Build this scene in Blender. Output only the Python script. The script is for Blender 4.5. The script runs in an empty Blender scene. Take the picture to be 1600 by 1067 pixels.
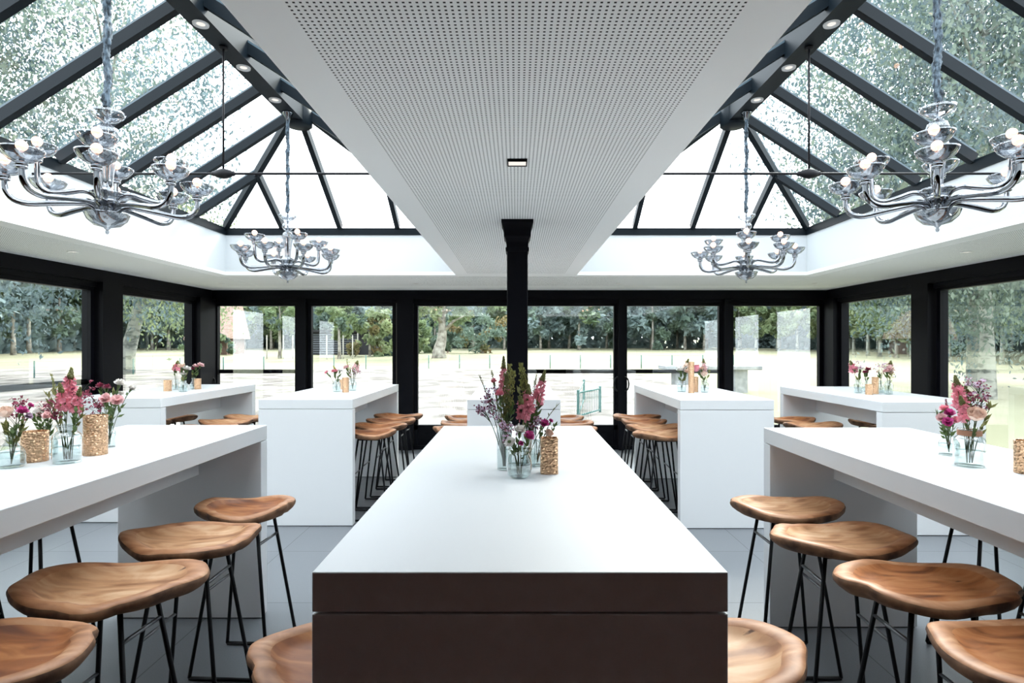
import bpy, math, random
from mathutils import Vector, Matrix, noise as mnoise

# ------------------------------------------------------------------ camera, sky, exposure
S = bpy.context.scene
COL = S.collection
cam_d = bpy.data.cameras.new('camera')
cam = bpy.data.objects.new('camera', cam_d)
COL.objects.link(cam)
EYE = 1.58
F = 915.0
cam.location = (0, 0, EYE)
cam.rotation_euler = (math.pi/2, 0, 0)
cam_d.sensor_width = 36.0
cam_d.lens = F/1600*36.0
cam_d.shift_x = -6.5/1600
cam_d.shift_y = 6.5/1600
cam_d.clip_start = 0.05
cam_d.clip_end = 500
S.camera = cam

world = bpy.data.worlds.new('sky'); S.world = world; world.use_nodes = True
wn = world.node_tree.nodes; wl = world.node_tree.links
bg = wn['Background']
bg.inputs['Color'].default_value = (0.965, 0.985, 1.0, 1)
bg.inputs['Strength'].default_value = 1.0
sun_d = bpy.data.lights.new('sun', 'SUN'); sun_d.energy = 1.0; sun_d.angle = math.radians(15)
sun_d.color = (1.0, 0.93, 0.80)
sun = bpy.data.objects.new('sun', sun_d); COL.objects.link(sun)
sun.rotation_euler = (math.radians(50), 0, math.radians(150))   # hazy sun, high beyond the back windows

S.view_settings.view_transform = 'Standard'
S.view_settings.look = 'None'
S.view_settings.gamma = 1.0
S.view_settings.use_curve_mapping = False
S.view_settings.exposure = 2.78
try:
    S.cycles.use_denoising = True
    S.cycles.denoiser = 'OPENIMAGEDENOISE'
    S.cycles.max_bounces = 9
    S.cycles.diffuse_bounces = 5
    S.cycles.glossy_bounces = 5
    S.cycles.transparent_max_bounces = 24
    S.cycles.transmission_bounces = 4
    S.cycles.sample_clamp_indirect = 6.0
    S.cycles.caustics_reflective = False
    S.cycles.caustics_refractive = False
except Exception:
    pass

R = random.Random(7)
PI = math.pi

# ------------------------------------------------------------------ helpers
class MB:
    """collects shapes into one mesh"""
    def __init__(s): s.v = []; s.f = []; s.sm = []; s.mi = []; s.cur = 0
    def add(s, vs, fs, smooth=False):
        o = len(s.v); s.v += [tuple(p) for p in vs]
        for f in fs:
            s.f.append(tuple(i+o for i in f)); s.sm.append(smooth); s.mi.append(s.cur)
    def box(s, x0, x1, y0, y1, z0, z1):
        if x0 > x1: x0, x1 = x1, x0
        if y0 > y1: y0, y1 = y1, y0
        if z0 > z1: z0, z1 = z1, z0
        s.add([(x0,y0,z0),(x1,y0,z0),(x1,y1,z0),(x0,y1,z0),(x0,y0,z1),(x1,y0,z1),(x1,y1,z1),(x0,y1,z1)],
              [(0,3,2,1),(4,5,6,7),(0,1,5,4),(1,2,6,5),(2,3,7,6),(3,0,4,7)])
    def beam(s, a, b, w, d, up=(0,0,1)):
        """rectangular bar from a to b; w across, d along up; centred"""
        a = Vector(a); b = Vector(b); t = (b-a).normalized(); u = Vector(up)
        x = t.cross(u).normalized(); u = x.cross(t).normalized()
        P = []
        for c in (a, b):
            for i, j in ((-1,-1),(1,-1),(1,1),(-1,1)):
                P.append(c + x*(w/2*i) + u*(d/2*j))
        s.add(P, [(0,1,2,3),(7,6,5,4),(0,4,5,1),(1,5,6,2),(2,6,7,3),(3,7,4,0)])
    def tube(s, pts, r, n=8, caps=True):
        pts = [Vector(p) for p in pts]
        rs = r if isinstance(r, (list, tuple)) else [r]*len(pts)
        V = []; Fc = []
        prev = None
        for i, p in enumerate(pts):
            t = (pts[min(i+1, len(pts)-1)] - pts[max(i-1, 0)])
            if t.length < 1e-9: t = Vector((0,0,1))
            t.normalize()
            if prev is None:
                x = t.orthogonal().normalized()
            else:
                x = (prev - t*prev.dot(t))
                x = x.normalized() if x.length > 1e-6 else t.orthogonal().normalized()
            prev = x; y = t.cross(x)
            for k in range(n):
                a = 2*PI*k/n
                V.append(p + x*(rs[i]*math.cos(a)) + y*(rs[i]*math.sin(a)))
        for i in range(len(pts)-1):
            for k in range(n):
                k2 = (k+1) % n
                Fc.append((i*n+k, i*n+k2, (i+1)*n+k2, (i+1)*n+k))
        if caps:
            Fc.append(tuple(reversed(range(n)))); Fc.append(tuple((len(pts)-1)*n+k for k in range(n)))
        s.add(V, Fc, True)
    def lathe(s, prof, c=(0,0,0), n=24, close=True):
        """prof: list of (r, z)"""
        V = []; Fc = []
        m = len(prof)
        for r, z in prof:
            for k in range(n):
                a = 2*PI*k/n
                V.append((c[0]+r*math.cos(a), c[1]+r*math.sin(a), c[2]+z))
        for i in range(m-1):
            for k in range(n):
                k2 = (k+1) % n
                Fc.append((i*n+k, i*n+k2, (i+1)*n+k2, (i+1)*n+k))
        if close:
            if prof[0][0] > 1e-6: Fc.append(tuple(reversed(range(n))))
            if prof[-1][0] > 1e-6: Fc.append(tuple((m-1)*n+k for k in range(n)))
        s.add(V, Fc, True)
    def ball(s, c, r, n=8, m=5, sq=1.0):
        prof = [(max(1e-5, r*math.sin(PI*i/m)), -r*sq*math.cos(PI*i/m)) for i in range(m+1)]
        s.lathe(prof, c, n, False)
    def quad(s, a, b, c, d): s.add([a, b, c, d], [(0,1,2,3)])
    def mesh(s, name, *mats):
        me = bpy.data.meshes.new(name)
        me.from_pydata(s.v, [], s.f)
        for m in mats: me.materials.append(m)
        me.polygons.foreach_set('use_smooth', s.sm)
        if len(mats) > 1: me.polygons.foreach_set('material_index', s.mi)
        me.update()
        return me
    def build(s, name, mat, parent=None, loc=None, bevel=0):
        mats = mat if isinstance(mat, (list, tuple)) else [mat]
        o = bpy.data.objects.new(name, s.mesh(name, *mats))
        COL.objects.link(o)
        if parent: o.parent = parent
        if loc: o.location = loc
        if bevel:
            b = o.modifiers.new('bevel', 'BEVEL'); b.width = bevel; b.segments = 2; b.limit_method = 'ANGLE'
        return o

def tag(o, label=None, cat=None, group=None, kind=None):
    if label and not 4 <= len(label.split()) <= 16: print('LABEL', len(label.split()), label)
    if label: o['label'] = label
    if cat: o['category'] = cat
    if group: o['group'] = group
    if kind: o['kind'] = kind
    return o
def thing(name, label, cat, loc=(0,0,0), rz=0, group=None):
    o = bpy.data.objects.new(name, None); COL.objects.link(o)
    o.empty_display_size = 0.1
    o.location = loc; o.rotation_euler = (0,0,rz)
    return tag(o, label, cat, group)
def struct(o): o['kind'] = 'structure'; return o
def copy_tree(o, parent=None):
    c = o.copy(); COL.objects.link(c)
    if parent: c.parent = parent
    for ch in list(o.children): copy_tree(ch, c)
    return c

# ------------------------------------------------------------------ materials
def mat(name, col, rough=0.5, metal=0.0, **kw):
    m = bpy.data.materials.new(name); m.use_nodes = True
    b = m.node_tree.nodes['Principled BSDF']
    b.inputs['Base Color'].default_value = (*col, 1)
    b.inputs['Roughness'].default_value = rough
    b.inputs['Metallic'].default_value = metal
    for k, v in kw.items():
        b.inputs[k.replace('_', ' ')].default_value = v
    return m
def nodes(m): return m.node_tree.nodes, m.node_tree.links, m.node_tree.nodes['Principled BSDF']
def vary(m, c1, c2, scale=5.0, detail=3.0, bump=0.0, coord='Object', stretch=(1,1,1), lo=.35, hi=.65):
    n, l, b = nodes(m)
    tc = n.new('ShaderNodeTexCoord'); mp = n.new('ShaderNodeMapping')
    mp.inputs['Scale'].default_value = stretch
    nz = n.new('ShaderNodeTexNoise'); nz.inputs['Scale'].default_value = scale; nz.inputs['Detail'].default_value = detail
    cr = n.new('ShaderNodeValToRGB')
    cr.color_ramp.elements[0].color = (*c1, 1); cr.color_ramp.elements[1].color = (*c2, 1)
    cr.color_ramp.elements[0].position = lo; cr.color_ramp.elements[1].position = hi
    l.new(tc.outputs[coord], mp.inputs['Vector']); l.new(mp.outputs[0], nz.inputs['Vector'])
    l.new(nz.outputs[0], cr.inputs[0]); l.new(cr.outputs[0], b.inputs['Base Color'])
    if bump:
        bp = n.new('ShaderNodeBump'); bp.inputs['Strength'].default_value = bump; bp.inputs['Distance'].default_value = 0.01
        l.new(nz.outputs[0], bp.inputs['Height']); l.new(bp.outputs[0], b.inputs['Normal'])
    return m
def leaf_mat(name, c1, c2, scale=0.6, trans=0.35):
    m = mat(name, c1, 0.6); vary(m, c1, c2, scale, 3.0)
    n, l, b = nodes(m)
    out = n['Material Output']
    tr = n.new('ShaderNodeBsdfTranslucent'); mx = n.new('ShaderNodeMixShader'); mx.inputs[0].default_value = trans
    cr = [x for x in n if x.type == 'VALTORGB'][0]
    l.new(cr.outputs[0], tr.inputs['Color'])
    l.new(b.outputs[0], mx.inputs[1]); l.new(tr.outputs[0], mx.inputs[2]); l.new(mx.outputs[0], out.inputs['Surface'])
    return m
def sheer(name, tint, ior=1.5, base=0.0, gloss_col=(1,1,1), rough=0.0, gain=1.0):
    """thin clear pane: transparent film plus Fresnel reflection"""
    m = bpy.data.materials.new(name); m.use_nodes = True
    n, l = m.node_tree.nodes, m.node_tree.links
    n.remove(n['Principled BSDF']); out = n['Material Output']
    t = n.new('ShaderNodeBsdfTransparent'); t.inputs[0].default_value = (*tint, 1)
    g = n.new('ShaderNodeBsdfGlossy'); g.inputs['Color'].default_value = (*gloss_col, 1); g.inputs['Roughness'].default_value = rough
    fr = n.new('ShaderNodeFresnel')
    ge = n.new('ShaderNodeNewGeometry'); im = n.new('ShaderNodeMapRange')     # same index from both faces of the film
    im.inputs['To Min'].default_value = ior; im.inputs['To Max'].default_value = 1/ior
    l.new(ge.outputs['Backfacing'], im.inputs['Value']); l.new(im.outputs[0], fr.inputs['IOR'])
    ma = n.new('ShaderNodeMath'); ma.operation = 'MULTIPLY_ADD'; ma.use_clamp = True
    ma.inputs[1].default_value = gain; ma.inputs[2].default_value = base
    mx = n.new('ShaderNodeMixShader')
    l.new(fr.outputs[0], ma.inputs[0]); l.new(ma.outputs[0], mx.inputs[0])
    l.new(t.outputs[0], mx.inputs[1]); l.new(g.outputs[0], mx.inputs[2]); l.new(mx.outputs[0], out.inputs['Surface'])
    return m

M = {}
M['white'] = mat('white_laminate', (0.755, 0.765, 0.78), 0.42)
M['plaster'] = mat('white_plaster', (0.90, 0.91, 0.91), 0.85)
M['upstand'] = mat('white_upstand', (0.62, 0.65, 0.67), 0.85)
M['black'] = mat('black_frame_paint', (0.0022, 0.0024, 0.0045), 0.5, Specular_IOR_Level=0.09)
M['roofbar'] = mat('dark_grey_roof_bar', (0.0050, 0.0090, 0.0130), 0.45, Specular_IOR_Level=0.13)
M['glazebar'] = mat('pale_glazing_bar', (0.06, 0.095, 0.12), 0.4)
M['steel'] = mat('black_steel_rod', (0.006, 0.006, 0.008), 0.45, Specular_IOR_Level=0.2)
M['rodmetal'] = mat('bare_steel_rod', (0.22, 0.22, 0.23), 0.3, 0.9)
M['unseen_walnut'] = vary(mat('unseen_walnut_floor', (0.1,0.05,0.035), 0.5), (0.07,0.028,0.02), (0.15,0.065,0.045), 3, 4, stretch=(6,1,1))
M['unseen_brown'] = mat('unseen_brown_panel', (0.045, 0.022, 0.018), 0.8)  # for unseen surfaces behind the camera, brown to darken the centre table end
M['pane'] = sheer('window_glass', (0.90, 0.94, 0.95), 1.5, 0.03, gain=1.3)
M['roofglass'] = sheer('roof_glass', (0.80, 0.87, 0.91), 1.45, 0.0)
M['vase'] = sheer('clear_glass', (0.80, 0.85, 0.85), 1.5, 0.04, gain=2.6)
M['water'] = sheer('water', (0.90, 0.94, 0.94), 1.33, 0.02)
M['smoky'] = sheer('smoky_mirror_glass', (0.66, 0.68, 0.70), 1.6, 0.20, (0.50, 0.52, 0.55), 0.02, 2.0)
M['chrome'] = mat('silvered_glass', (0.26, 0.275, 0.30), 0.06, 1.0)
M['bulb'] = mat('lit_bulb', (.25, 0.16, 0.11), 0.5, Emission_Color=(1, 0.55, 0.38, 1), Emission_Strength=1.3)
M['spot'] = mat('downlight_lens', (.2,.19,.18), 0.5, Emission_Color=(1, 0.93, 0.85, 1), Emission_Strength=0.13)
M['spotring'] = mat('downlight_ring', (0.72, 0.72, 0.72), 0.4)
M['cord'] = vary(mat('gathered_fabric', (0.1,0.14,0.18), 0.6, Specular_IOR_Level=0.25), (0.006,0.011,0.017), (0.12,0.165,0.21), 70, 3, 1.0, stretch=(1,1,.35))
M['gold'] = mat('hammered_gold', (0.66, 0.42, 0.26), 0.28, 1.0)
def hammered(m):
    n, l, b = nodes(m)
    tc = n.new('ShaderNodeTexCoord'); mp = n.new('ShaderNodeMapping'); mp.inputs['Scale'].default_value = (1,1,1.3)
    vo = n.new('ShaderNodeTexVoronoi'); vo.inputs['Scale'].default_value = 85
    bp = n.new('ShaderNodeBump'); bp.inputs['Strength'].default_value = 1.0; bp.inputs['Distance'].default_value = .006
    l.new(tc.outputs['Object'], mp.inputs[0]); l.new(mp.outputs[0], vo.inputs['Vector']); l.new(vo.outputs['Distance'], bp.inputs['Height']); l.new(bp.outputs[0], b.inputs['Normal'])
hammered(M['gold'])
M['goldin'] = mat('gold_lining', (0.75, 0.42, 0.18), 0.35, 0.8)
M['cream'] = mat('candle_wax', (0.8, 0.72, 0.6), 0.6)
M['twine'] = mat('twine', (0.42, 0.22, 0.14), 0.9)
M['bark'] = vary(mat('bark', (0.3,0.27,0.23), 0.95), (0.16,0.14,0.12), (0.42,0.40,0.36), 3, 4, 0.5)
M['birch'] = vary(mat('birch_bark', (0.5,0.5,0.47), 0.9), (0.10,0.11,0.10), (0.30,0.31,0.28), 2.2, 5, 0.4, stretch=(1,1,2.5), lo=.38, hi=.5)
M['leafdark'] = leaf_mat('dark_leaves', (0.08,0.125,0.105), (0.19,0.26,0.20), 0.35)
M['leafmid'] = leaf_mat('mid_leaves', (0.10,0.155,0.085), (0.26,0.33,0.17), 0.5)
M['leaflight'] = leaf_mat('light_leaves', (0.14,0.19,0.09), (0.34,0.40,0.22), 0.6)
M['leafred'] = leaf_mat('reddish_leaves', (0.12,0.14,0.06), (0.26,0.19,0.09), 0.8)
M['leafhaze'] = leaf_mat('haze_tinted_leaves', (0.13,0.19,0.195), (0.28,0.36,0.36), 0.4)  # distance haze put into the leaf colour, paler and bluer
M['birchleaf'] = leaf_mat('birch_leaves', (0.06,0.095,0.105), (0.19,0.26,0.275), 0.5, .5)
M['birchleafgreen'] = leaf_mat('birch_leaves_green', (0.09,0.125,0.10), (0.22,0.275,0.22), 0.5, .5)
M['grass'] = vary(mat('grass', (0.3,0.33,0.16), 1.0), (0.215,0.21,0.13), (0.30,0.285,0.185), 0.12, 5)
M['gravel'] = vary(mat('gravel', (0.3,0.28,0.26), 1.0), (0.11,0.096,0.086), (0.26,0.235,0.215), 1.3, 8, lo=.4, hi=.58)
M['stone'] = vary(mat('pale_stone', (0.3,0.31,0.32), 0.9), (0.16,0.17,0.18), (0.26,0.27,0.28), 6)
M['shed'] = mat('dark_boards', (0.02,0.02,0.025), 0.8)
M['fence'] = mat('green_fence_steel', (0.06,0.16,0.15), 0.6)
M['stake'] = mat('pale_stake', (0.42,0.40,0.36), 0.9)
M['tarp'] = mat('green_tarpaulin', (0.012,0.05,0.045), 0.7)
M['tile'] = mat('roof_tiles', (0.30,0.18,0.13), 0.9)

def perforated():
    m = mat('perforated_board', (0.78, 0.81, 0.82), 0.85)
    n, l, b = nodes(m)
    g = n.new('ShaderNodeNewGeometry'); sp = n.new('ShaderNodeSeparateXYZ'); l.new(g.outputs['Position'], sp.inputs[0])
    pitch = 0.01677; half = 0.39/2
    masks = []
    for ax in ('X', 'Y'):
        a = n.new('ShaderNodeMath'); a.operation = 'DIVIDE'; l.new(sp.outputs[ax], a.inputs[0]); a.inputs[1].default_value = pitch
        f = n.new('ShaderNodeMath'); f.operation = 'FLOORED_MODULO'; l.new(a.outputs[0], f.inputs[0]); f.inputs[1].default_value = 1.0
        s = n.new('ShaderNodeMath'); s.operation = 'SUBTRACT'; l.new(f.outputs[0], s.inputs[0]); s.inputs[1].default_value = 0.5
        ab = n.new('ShaderNodeMath'); ab.operation = 'ABSOLUTE'; l.new(s.outputs[0], ab.inputs[0])
        c = n.new('ShaderNodeMath'); c.operation = 'LESS_THAN'; l.new(ab.outputs[0], c.inputs[0]); c.inputs[1].default_value = half
        masks.append(c)
    mu = n.new('ShaderNodeMath'); mu.operation = 'MULTIPLY'; l.new(masks[0].outputs[0], mu.inputs[0]); l.new(masks[1].outputs[0], mu.inputs[1])
    mx = n.new('ShaderNodeMix'); mx.data_type = 'RGBA'
    mx.inputs[6].default_value = (0.91, 0.92, 0.92, 1); mx.inputs[7].default_value = (0.012, 0.014, 0.016, 1)
    l.new(mu.outputs[0], mx.inputs[0]); l.new(mx.outputs[2], b.inputs['Base Color'])
    return m
M['perf'] = perforated()

def floor_mat():
    m = mat('grey_floor_tile', (0.3,0.32,0.34), 0.30)
    n, l, b = nodes(m)
    tc = n.new('ShaderNodeTexCoord'); br = n.new('ShaderNodeTexBrick')
    br.offset = 0.0; br.inputs['Scale'].default_value = 1.0
    br.inputs['Brick Width'].default_value = 0.9; br.inputs['Row Height'].default_value = 0.9
    br.inputs['Mortar Size'].default_value = 0.0025
    br.inputs['Color1'].default_value = (0.20,0.215,0.235,1); br.inputs['Color2'].default_value = (0.22,0.235,0.255,1)
    br.inputs['Mortar'].default_value = (0.05,0.055,0.06,1)
    nz = n.new('ShaderNodeTexNoise'); nz.inputs['Scale'].default_value = 180; nz.inputs['Detail'].default_value = 2
    mx = n.new('ShaderNodeMix'); mx.data_type = 'RGBA'; mx.blend_type = 'MULTIPLY'; mx.inputs[0].default_value = 0.35
    l.new(tc.outputs['Object'], br.inputs['Vector']); l.new(tc.outputs['Object'], nz.inputs['Vector'])
    l.new(br.outputs['Color'], mx.inputs[6]); l.new(nz.outputs[0], mx.inputs[7]); l.new(mx.outputs[2], b.inputs['Base Color'])
    return m
M['floor'] = floor_mat()

def wood_mat(name, c1, c2, c3, seed):
    m = mat(name, c1, 0.50)
    n, l, b = nodes(m)
    tc = n.new('ShaderNodeTexCoord'); mp = n.new('ShaderNodeMapping')
    mp.inputs['Location'].default_value = (seed*1.7, seed*0.9, 0); mp.inputs['Scale'].default_value = (1.0, 2.6, 1.0)
    nz = n.new('ShaderNodeTexNoise'); nz.inputs['Scale'].default_value = 4.5; nz.inputs['Detail'].default_value = 6; nz.inputs['Distortion'].default_value = 1.2
    wv = n.new('ShaderNodeTexWave'); wv.wave_type = 'RINGS'; wv.inputs['Scale'].default_value = 3.2; wv.inputs['Distortion'].default_value = 7; wv.inputs['Detail'].default_value = 3
    cr = n.new('ShaderNodeValToRGB')
    e = cr.color_ramp.elements; e[0].color = (*c1,1); e[0].position = .28; e[1].color = (*c3,1); e[1].position = .75
    k = e.new(.5); k.color = (*c2,1)
    mx = n.new('ShaderNodeMath'); mx.operation = 'MULTIPLY_ADD'; mx.inputs[1].default_value = 0.07
    l.new(tc.outputs['Object'], mp.inputs['Vector']); l.new(mp.outputs[0], nz.inputs['Vector']); l.new(mp.outputs[0], wv.inputs['Vector'])
    sc = n.new('ShaderNodeMath'); sc.operation = 'MULTIPLY'; sc.inputs[1].default_value = 0.96; l.new(nz.outputs[0], sc.inputs[0])
    l.new(wv.outputs['Fac'], mx.inputs[0]); l.new(sc.outputs[0], mx.inputs[2]); l.new(mx.outputs[0], cr.inputs[0])
    # knots and cracks, fixed marks of the slab
    vo = n.new('ShaderNodeTexNoise'); vo.inputs['Scale'].default_value = 9; vo.inputs['Detail'].default_value = 4
    l.new(mp.outputs[0], vo.inputs['Vector'])
    kr = n.new('ShaderNodeValToRGB'); kr.color_ramp.elements[0].position = .70; kr.color_ramp.elements[1].position = .76
    kr.color_ramp.elements[0].color = (1,1,1,1); kr.color_ramp.elements[1].color = (.18,.12,.09,1)
    l.new(vo.outputs[0], kr.inputs[0])
    m2 = n.new('ShaderNodeMix'); m2.data_type = 'RGBA'; m2.blend_type = 'MULTIPLY'; m2.inputs[0].default_value = 1
    l.new(cr.outputs[0], m2.inputs[6]); l.new(kr.outputs[0], m2.inputs[7]); l.new(m2.outputs[2], b.inputs['Base Color'])
    bp = n.new('ShaderNodeBump'); bp.inputs['Strength'].default_value = .25; bp.inputs['Distance'].default_value = .004
    l.new(nz.outputs[0], bp.inputs['Height']); l.new(bp.outputs[0], b.inputs['Normal'])
    return m
WOOD = [wood_mat('teak_red_brown', (0.10,0.027,0.008), (0.32,0.105,0.030), (0.54,0.235,0.085), 1),
        wood_mat('teak_orange', (0.13,0.036,0.010), (0.40,0.14,0.042), (0.58,0.27,0.11), 2),
        wood_mat('teak_pale', (0.26,0.105,0.04), (0.52,0.27,0.13), (0.70,0.46,0.28), 3)]
SAP = wood_mat('teak_sapwood', (0.22,0.08,0.030), (0.44,0.20,0.09), (0.62,0.36,0.20), 4)
EDGE = vary(mat('teak_live_edge', (0.2,0.09,0.045), 0.7), (0.08,0.035,0.018), (0.30,0.15,0.075), 12, 4, 0.6)

# ------------------------------------------------------------------ room
XL, XR, YB, YR = -4.60, 4.70, 8.87, -5.0      # inner wall planes
ZC = 2.42
OY0, OY1 = 1.22, 6.97                          # rooflight openings
OPEN = [(-3.46, -0.72, -2.08), (0.72, 3.46, 2.10)]
ZU = 2.894

fl = MB(); fl.box(XL-.35, XR+.35, .7, YB+.35, -.12, 0)
struct(fl.build('floor', M['floor']))
fl = MB(); fl.box(XL-.35, XR+.35, YR-.2, .7, -.12, 0)
struct(fl.build('floor', M['unseen_walnut']))  # unseen brown floor, added to stop bluish bounce on the centre table end

# ceiling: strips round two openings, plain borders and perforated fields
cl = MB()
def ceil_rect(x0, x1, y0, y1, hole):
    b = 0.145
    xs = [x0, x0+b, x1-b, x1]; ys = [y0, y0+b, y1-b, y1]
    for i in range(3):
        for j in range(3):
            cl.cur = 1 if (i == 1 and j == 1 and hole) else 0
            cl.box(xs[i], xs[i+1], ys[j], ys[j+1], ZC, ZC+.04)
ceil_rect(XL-.3, -3.46, OY0, OY1, False)
ceil_rect(3.46, XR+.3, OY0, OY1, False)
ceil_rect(-.72, .72, OY0, OY1, True)
ceil_rect(XL-.3, XR+.3, OY1, YB+.3, False)
ceil_rect(XL-.3, XR+.3, .7, OY0, False)
cl.cur = 2; cl.box(XL-.3, XR+.3, YR-.2, .7, ZC, ZC+.04)  # unseen rear ceiling, brown to tint the bounced light
for a, b in ((XL+.16, -3.62), (3.62, XR-.16)):
    cl.cur = 1; cl.box(a, b, 1.8, 8.2, ZC-.002, ZC)
cl.cur = 1; cl.box(-3.6, 3.6, 7.12, 8.2, ZC-.002, ZC)
struct(cl.build('ceiling', [M['plaster'], M['perf'], M['unseen_brown']]))
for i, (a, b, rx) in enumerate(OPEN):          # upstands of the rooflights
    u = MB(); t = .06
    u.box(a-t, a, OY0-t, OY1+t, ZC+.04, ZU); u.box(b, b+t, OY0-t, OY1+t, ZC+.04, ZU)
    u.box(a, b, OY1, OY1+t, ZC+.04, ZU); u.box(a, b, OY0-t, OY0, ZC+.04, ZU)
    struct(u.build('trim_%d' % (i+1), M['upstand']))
# flat roof as strips
rt = MB()
rt.box(XL-.35, -3.56, YR-.2, YB+.35, 2.90, 2.98); rt.box(3.56, XR+.35, YR-.2, YB+.35, 2.90, 2.98)
rt.box(-.63, .63, YR-.2, YB+.35, 2.90, 2.98)
for a, b in ((-3.56, -.63), (.63, 3.56)):
    rt.box(a, b, OY1+.1, YB+.35, 2.90, 2.98); rt.box(a, b, YR-.2, OY0-.1, 2.90, 2.98)
rt.box(XL-.35, XL-.28, YR-.2, YB+.35, ZC+.04, 2.9); rt.box(XR+.28, XR+.35, YR-.2, YB+.35, ZC+.04, 2.9)
rt.box(XL-.28, XR+.28, YB+.28, YB+.35, ZC+.04, 2.9)
struct(rt.build('trim_3', M['black']))
w = MB(); w.box(XL-.3, XR+.3, YR-.2, YR, 0, ZC)
struct(w.build('wall_rear', M['unseen_brown']))  # unseen rear wall, made dark to keep the table end in shade

# glazed walls: a header, posts, low panels, then each window with its own frame and pane
GT = 2.185; GB = 0.37
def glazed_wall(name, axis, plane, out, posts, u0, u1):
    """axis 'x': wall runs along x at y=plane; 'y': along y at x=plane. out=+-1 outward"""
    m = MB()
    def bx(a0, a1, d0, d1, z0, z1):
        if axis == 'x': m.box(a0, a1, plane+out*d0, plane+out*d1, z0, z1)
        else: m.box(plane+out*d0, plane+out*d1, a0, a1, z0, z1)
    bx(u0, u1, 0, .22, GT+.10, ZC)            # header
    bx(u0, u1, .03, .20, GT+.045, GT+.10)
    bx(u0, u1, .03, .20, 0, .06)
    for a0, a1 in posts: bx(a0, a1, -.035, .20, 0, GT+.10)
    return struct(m.build(name, M['black']))
win_no = [0]
def window(axis, plane, out, a0, a1, handle=None, bar=False, gt=GT):
    win_no[0] += 1
    fr = MB(); pn = MB(); lo = MB()
    def bx(m, p0, p1, d0, d1, z0, z1):
        if axis == 'x': m.box(p0, p1, plane+out*d0, plane+out*d1, z0, z1)
        else: m.box(plane+out*d0, plane+out*d1, p0, p1, z0, z1)
    t = .055
    bx(fr, a0-t, a1+t, .05, .13, gt, gt+.045)
    bx(fr, a0-t, a1+t, .05, .13, GB-.07, GB)
    bx(fr, a0-t, a0, .05, .13, .06, gt); bx(fr, a1, a1+t, .05, .13, .06, gt)
    f = struct(fr.build('window_%d' % win_no[0], M['black']))
    bx(pn, a0, a1, .085, .087, GB, gt)
    pn.build('glass_pane', M['pane'], f)
    bx(lo, a0, a1, .07, .11, .06, GB-.07)
    bx(lo, a0+.10, a1-.10, .055, .07, .12, GB-.12)
    lo.build('bottom_panel', M['black'], f)
    if bar:
        b = MB(); bx(b, a0, a1, .10, .14, 1.155, 1.215); b.build('dark_bar', M['black'], f)  # plain dark bar across the pane, purpose unknown
    if handle is not None:
        h = MB(); n = 14
        pts = []
        for k in range(n+1):
            a = -PI/2 + PI*k/n
            pts.append((handle[0] + handle[1]*.055*math.cos(a), .03, 1.0 + .105*math.sin(a)))
        if axis == 'x': P = [(x, plane-out*d, z) for x, d, z in pts]
        else: P = [(plane-out*d, x, z) for x, d, z in pts]
        h.tube([(P[0][0], P[0][1]+out*.06, P[0][2])] + P + [(P[-1][0], P[-1][1]+out*.06, P[-1][2])] if axis == 'x' else
               [(P[0][0]+out*.06, P[0][1], P[0][2])] + P + [(P[-1][0]+out*.06, P[-1][1], P[-1][2])], .011, 8)
        h.build('door_handle', M['steel'], f)
    return f
# back wall
BW = [(-4.55,-3.37), (-3.12,-1.885), (-1.50,-.13), (.17,1.49), (1.69,3.09), (3.31,4.62)]
glazed_wall('wall_back', 'x', YB, 1, [(XL-.1,-4.60),(-3.31,-3.18),(-1.80,-1.56),(-.075,.115),(1.55,1.635),(3.15,3.25),(4.68,XR+.1)], XL-.3, XR+.3)
for i, (a, b) in enumerate(BW):
    window('x', YB, 1, a, b, handle={0: (-4.60, 1), 3: (1.535, -1), 4: (1.645, 1)}.get(i), bar=i in (0, 3, 4))
# side walls
LW = [(6.87, 8.40), (4.72, 6.40), (2.57, 4.25)]
glazed_wall('wall_left', 'y', XL, -1, [(8.47,YB+.1),(6.47,6.80),(4.32,4.65),(2.17,2.50)], 2.0, YB+.2)
RW = [(7.00, 8.55), (4.90, 6.56), (2.80, 4.46)]
glazed_wall('wall_right', 'y', XR, 1, [(8.62,YB+.1),(6.64,6.92),(4.54,4.82),(2.44,2.72)], 2.2, YB+.2)
for i, (a, b) in enumerate(LW): window('y', XL, -1, a, b, bar=(i == 1), gt=2.185)
for i, (a, b) in enumerate(RW): window('y', XR, 1, a, b, gt=2.20)
lowl = MB(); lowl.box(XL-.2, XL, YR-.2, 2.0, 0, ZC); struct(lowl.build('wall_left', M['unseen_brown']))  # unseen solid panel added in place of windows, cuts light from the rear
lowr = MB(); lowr.box(XR, XR+.2, YR-.2, 2.2, 0, ZC); struct(lowr.build('wall_right', M['unseen_brown']))  # same added light-blocking panel on the right, out of view

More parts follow.
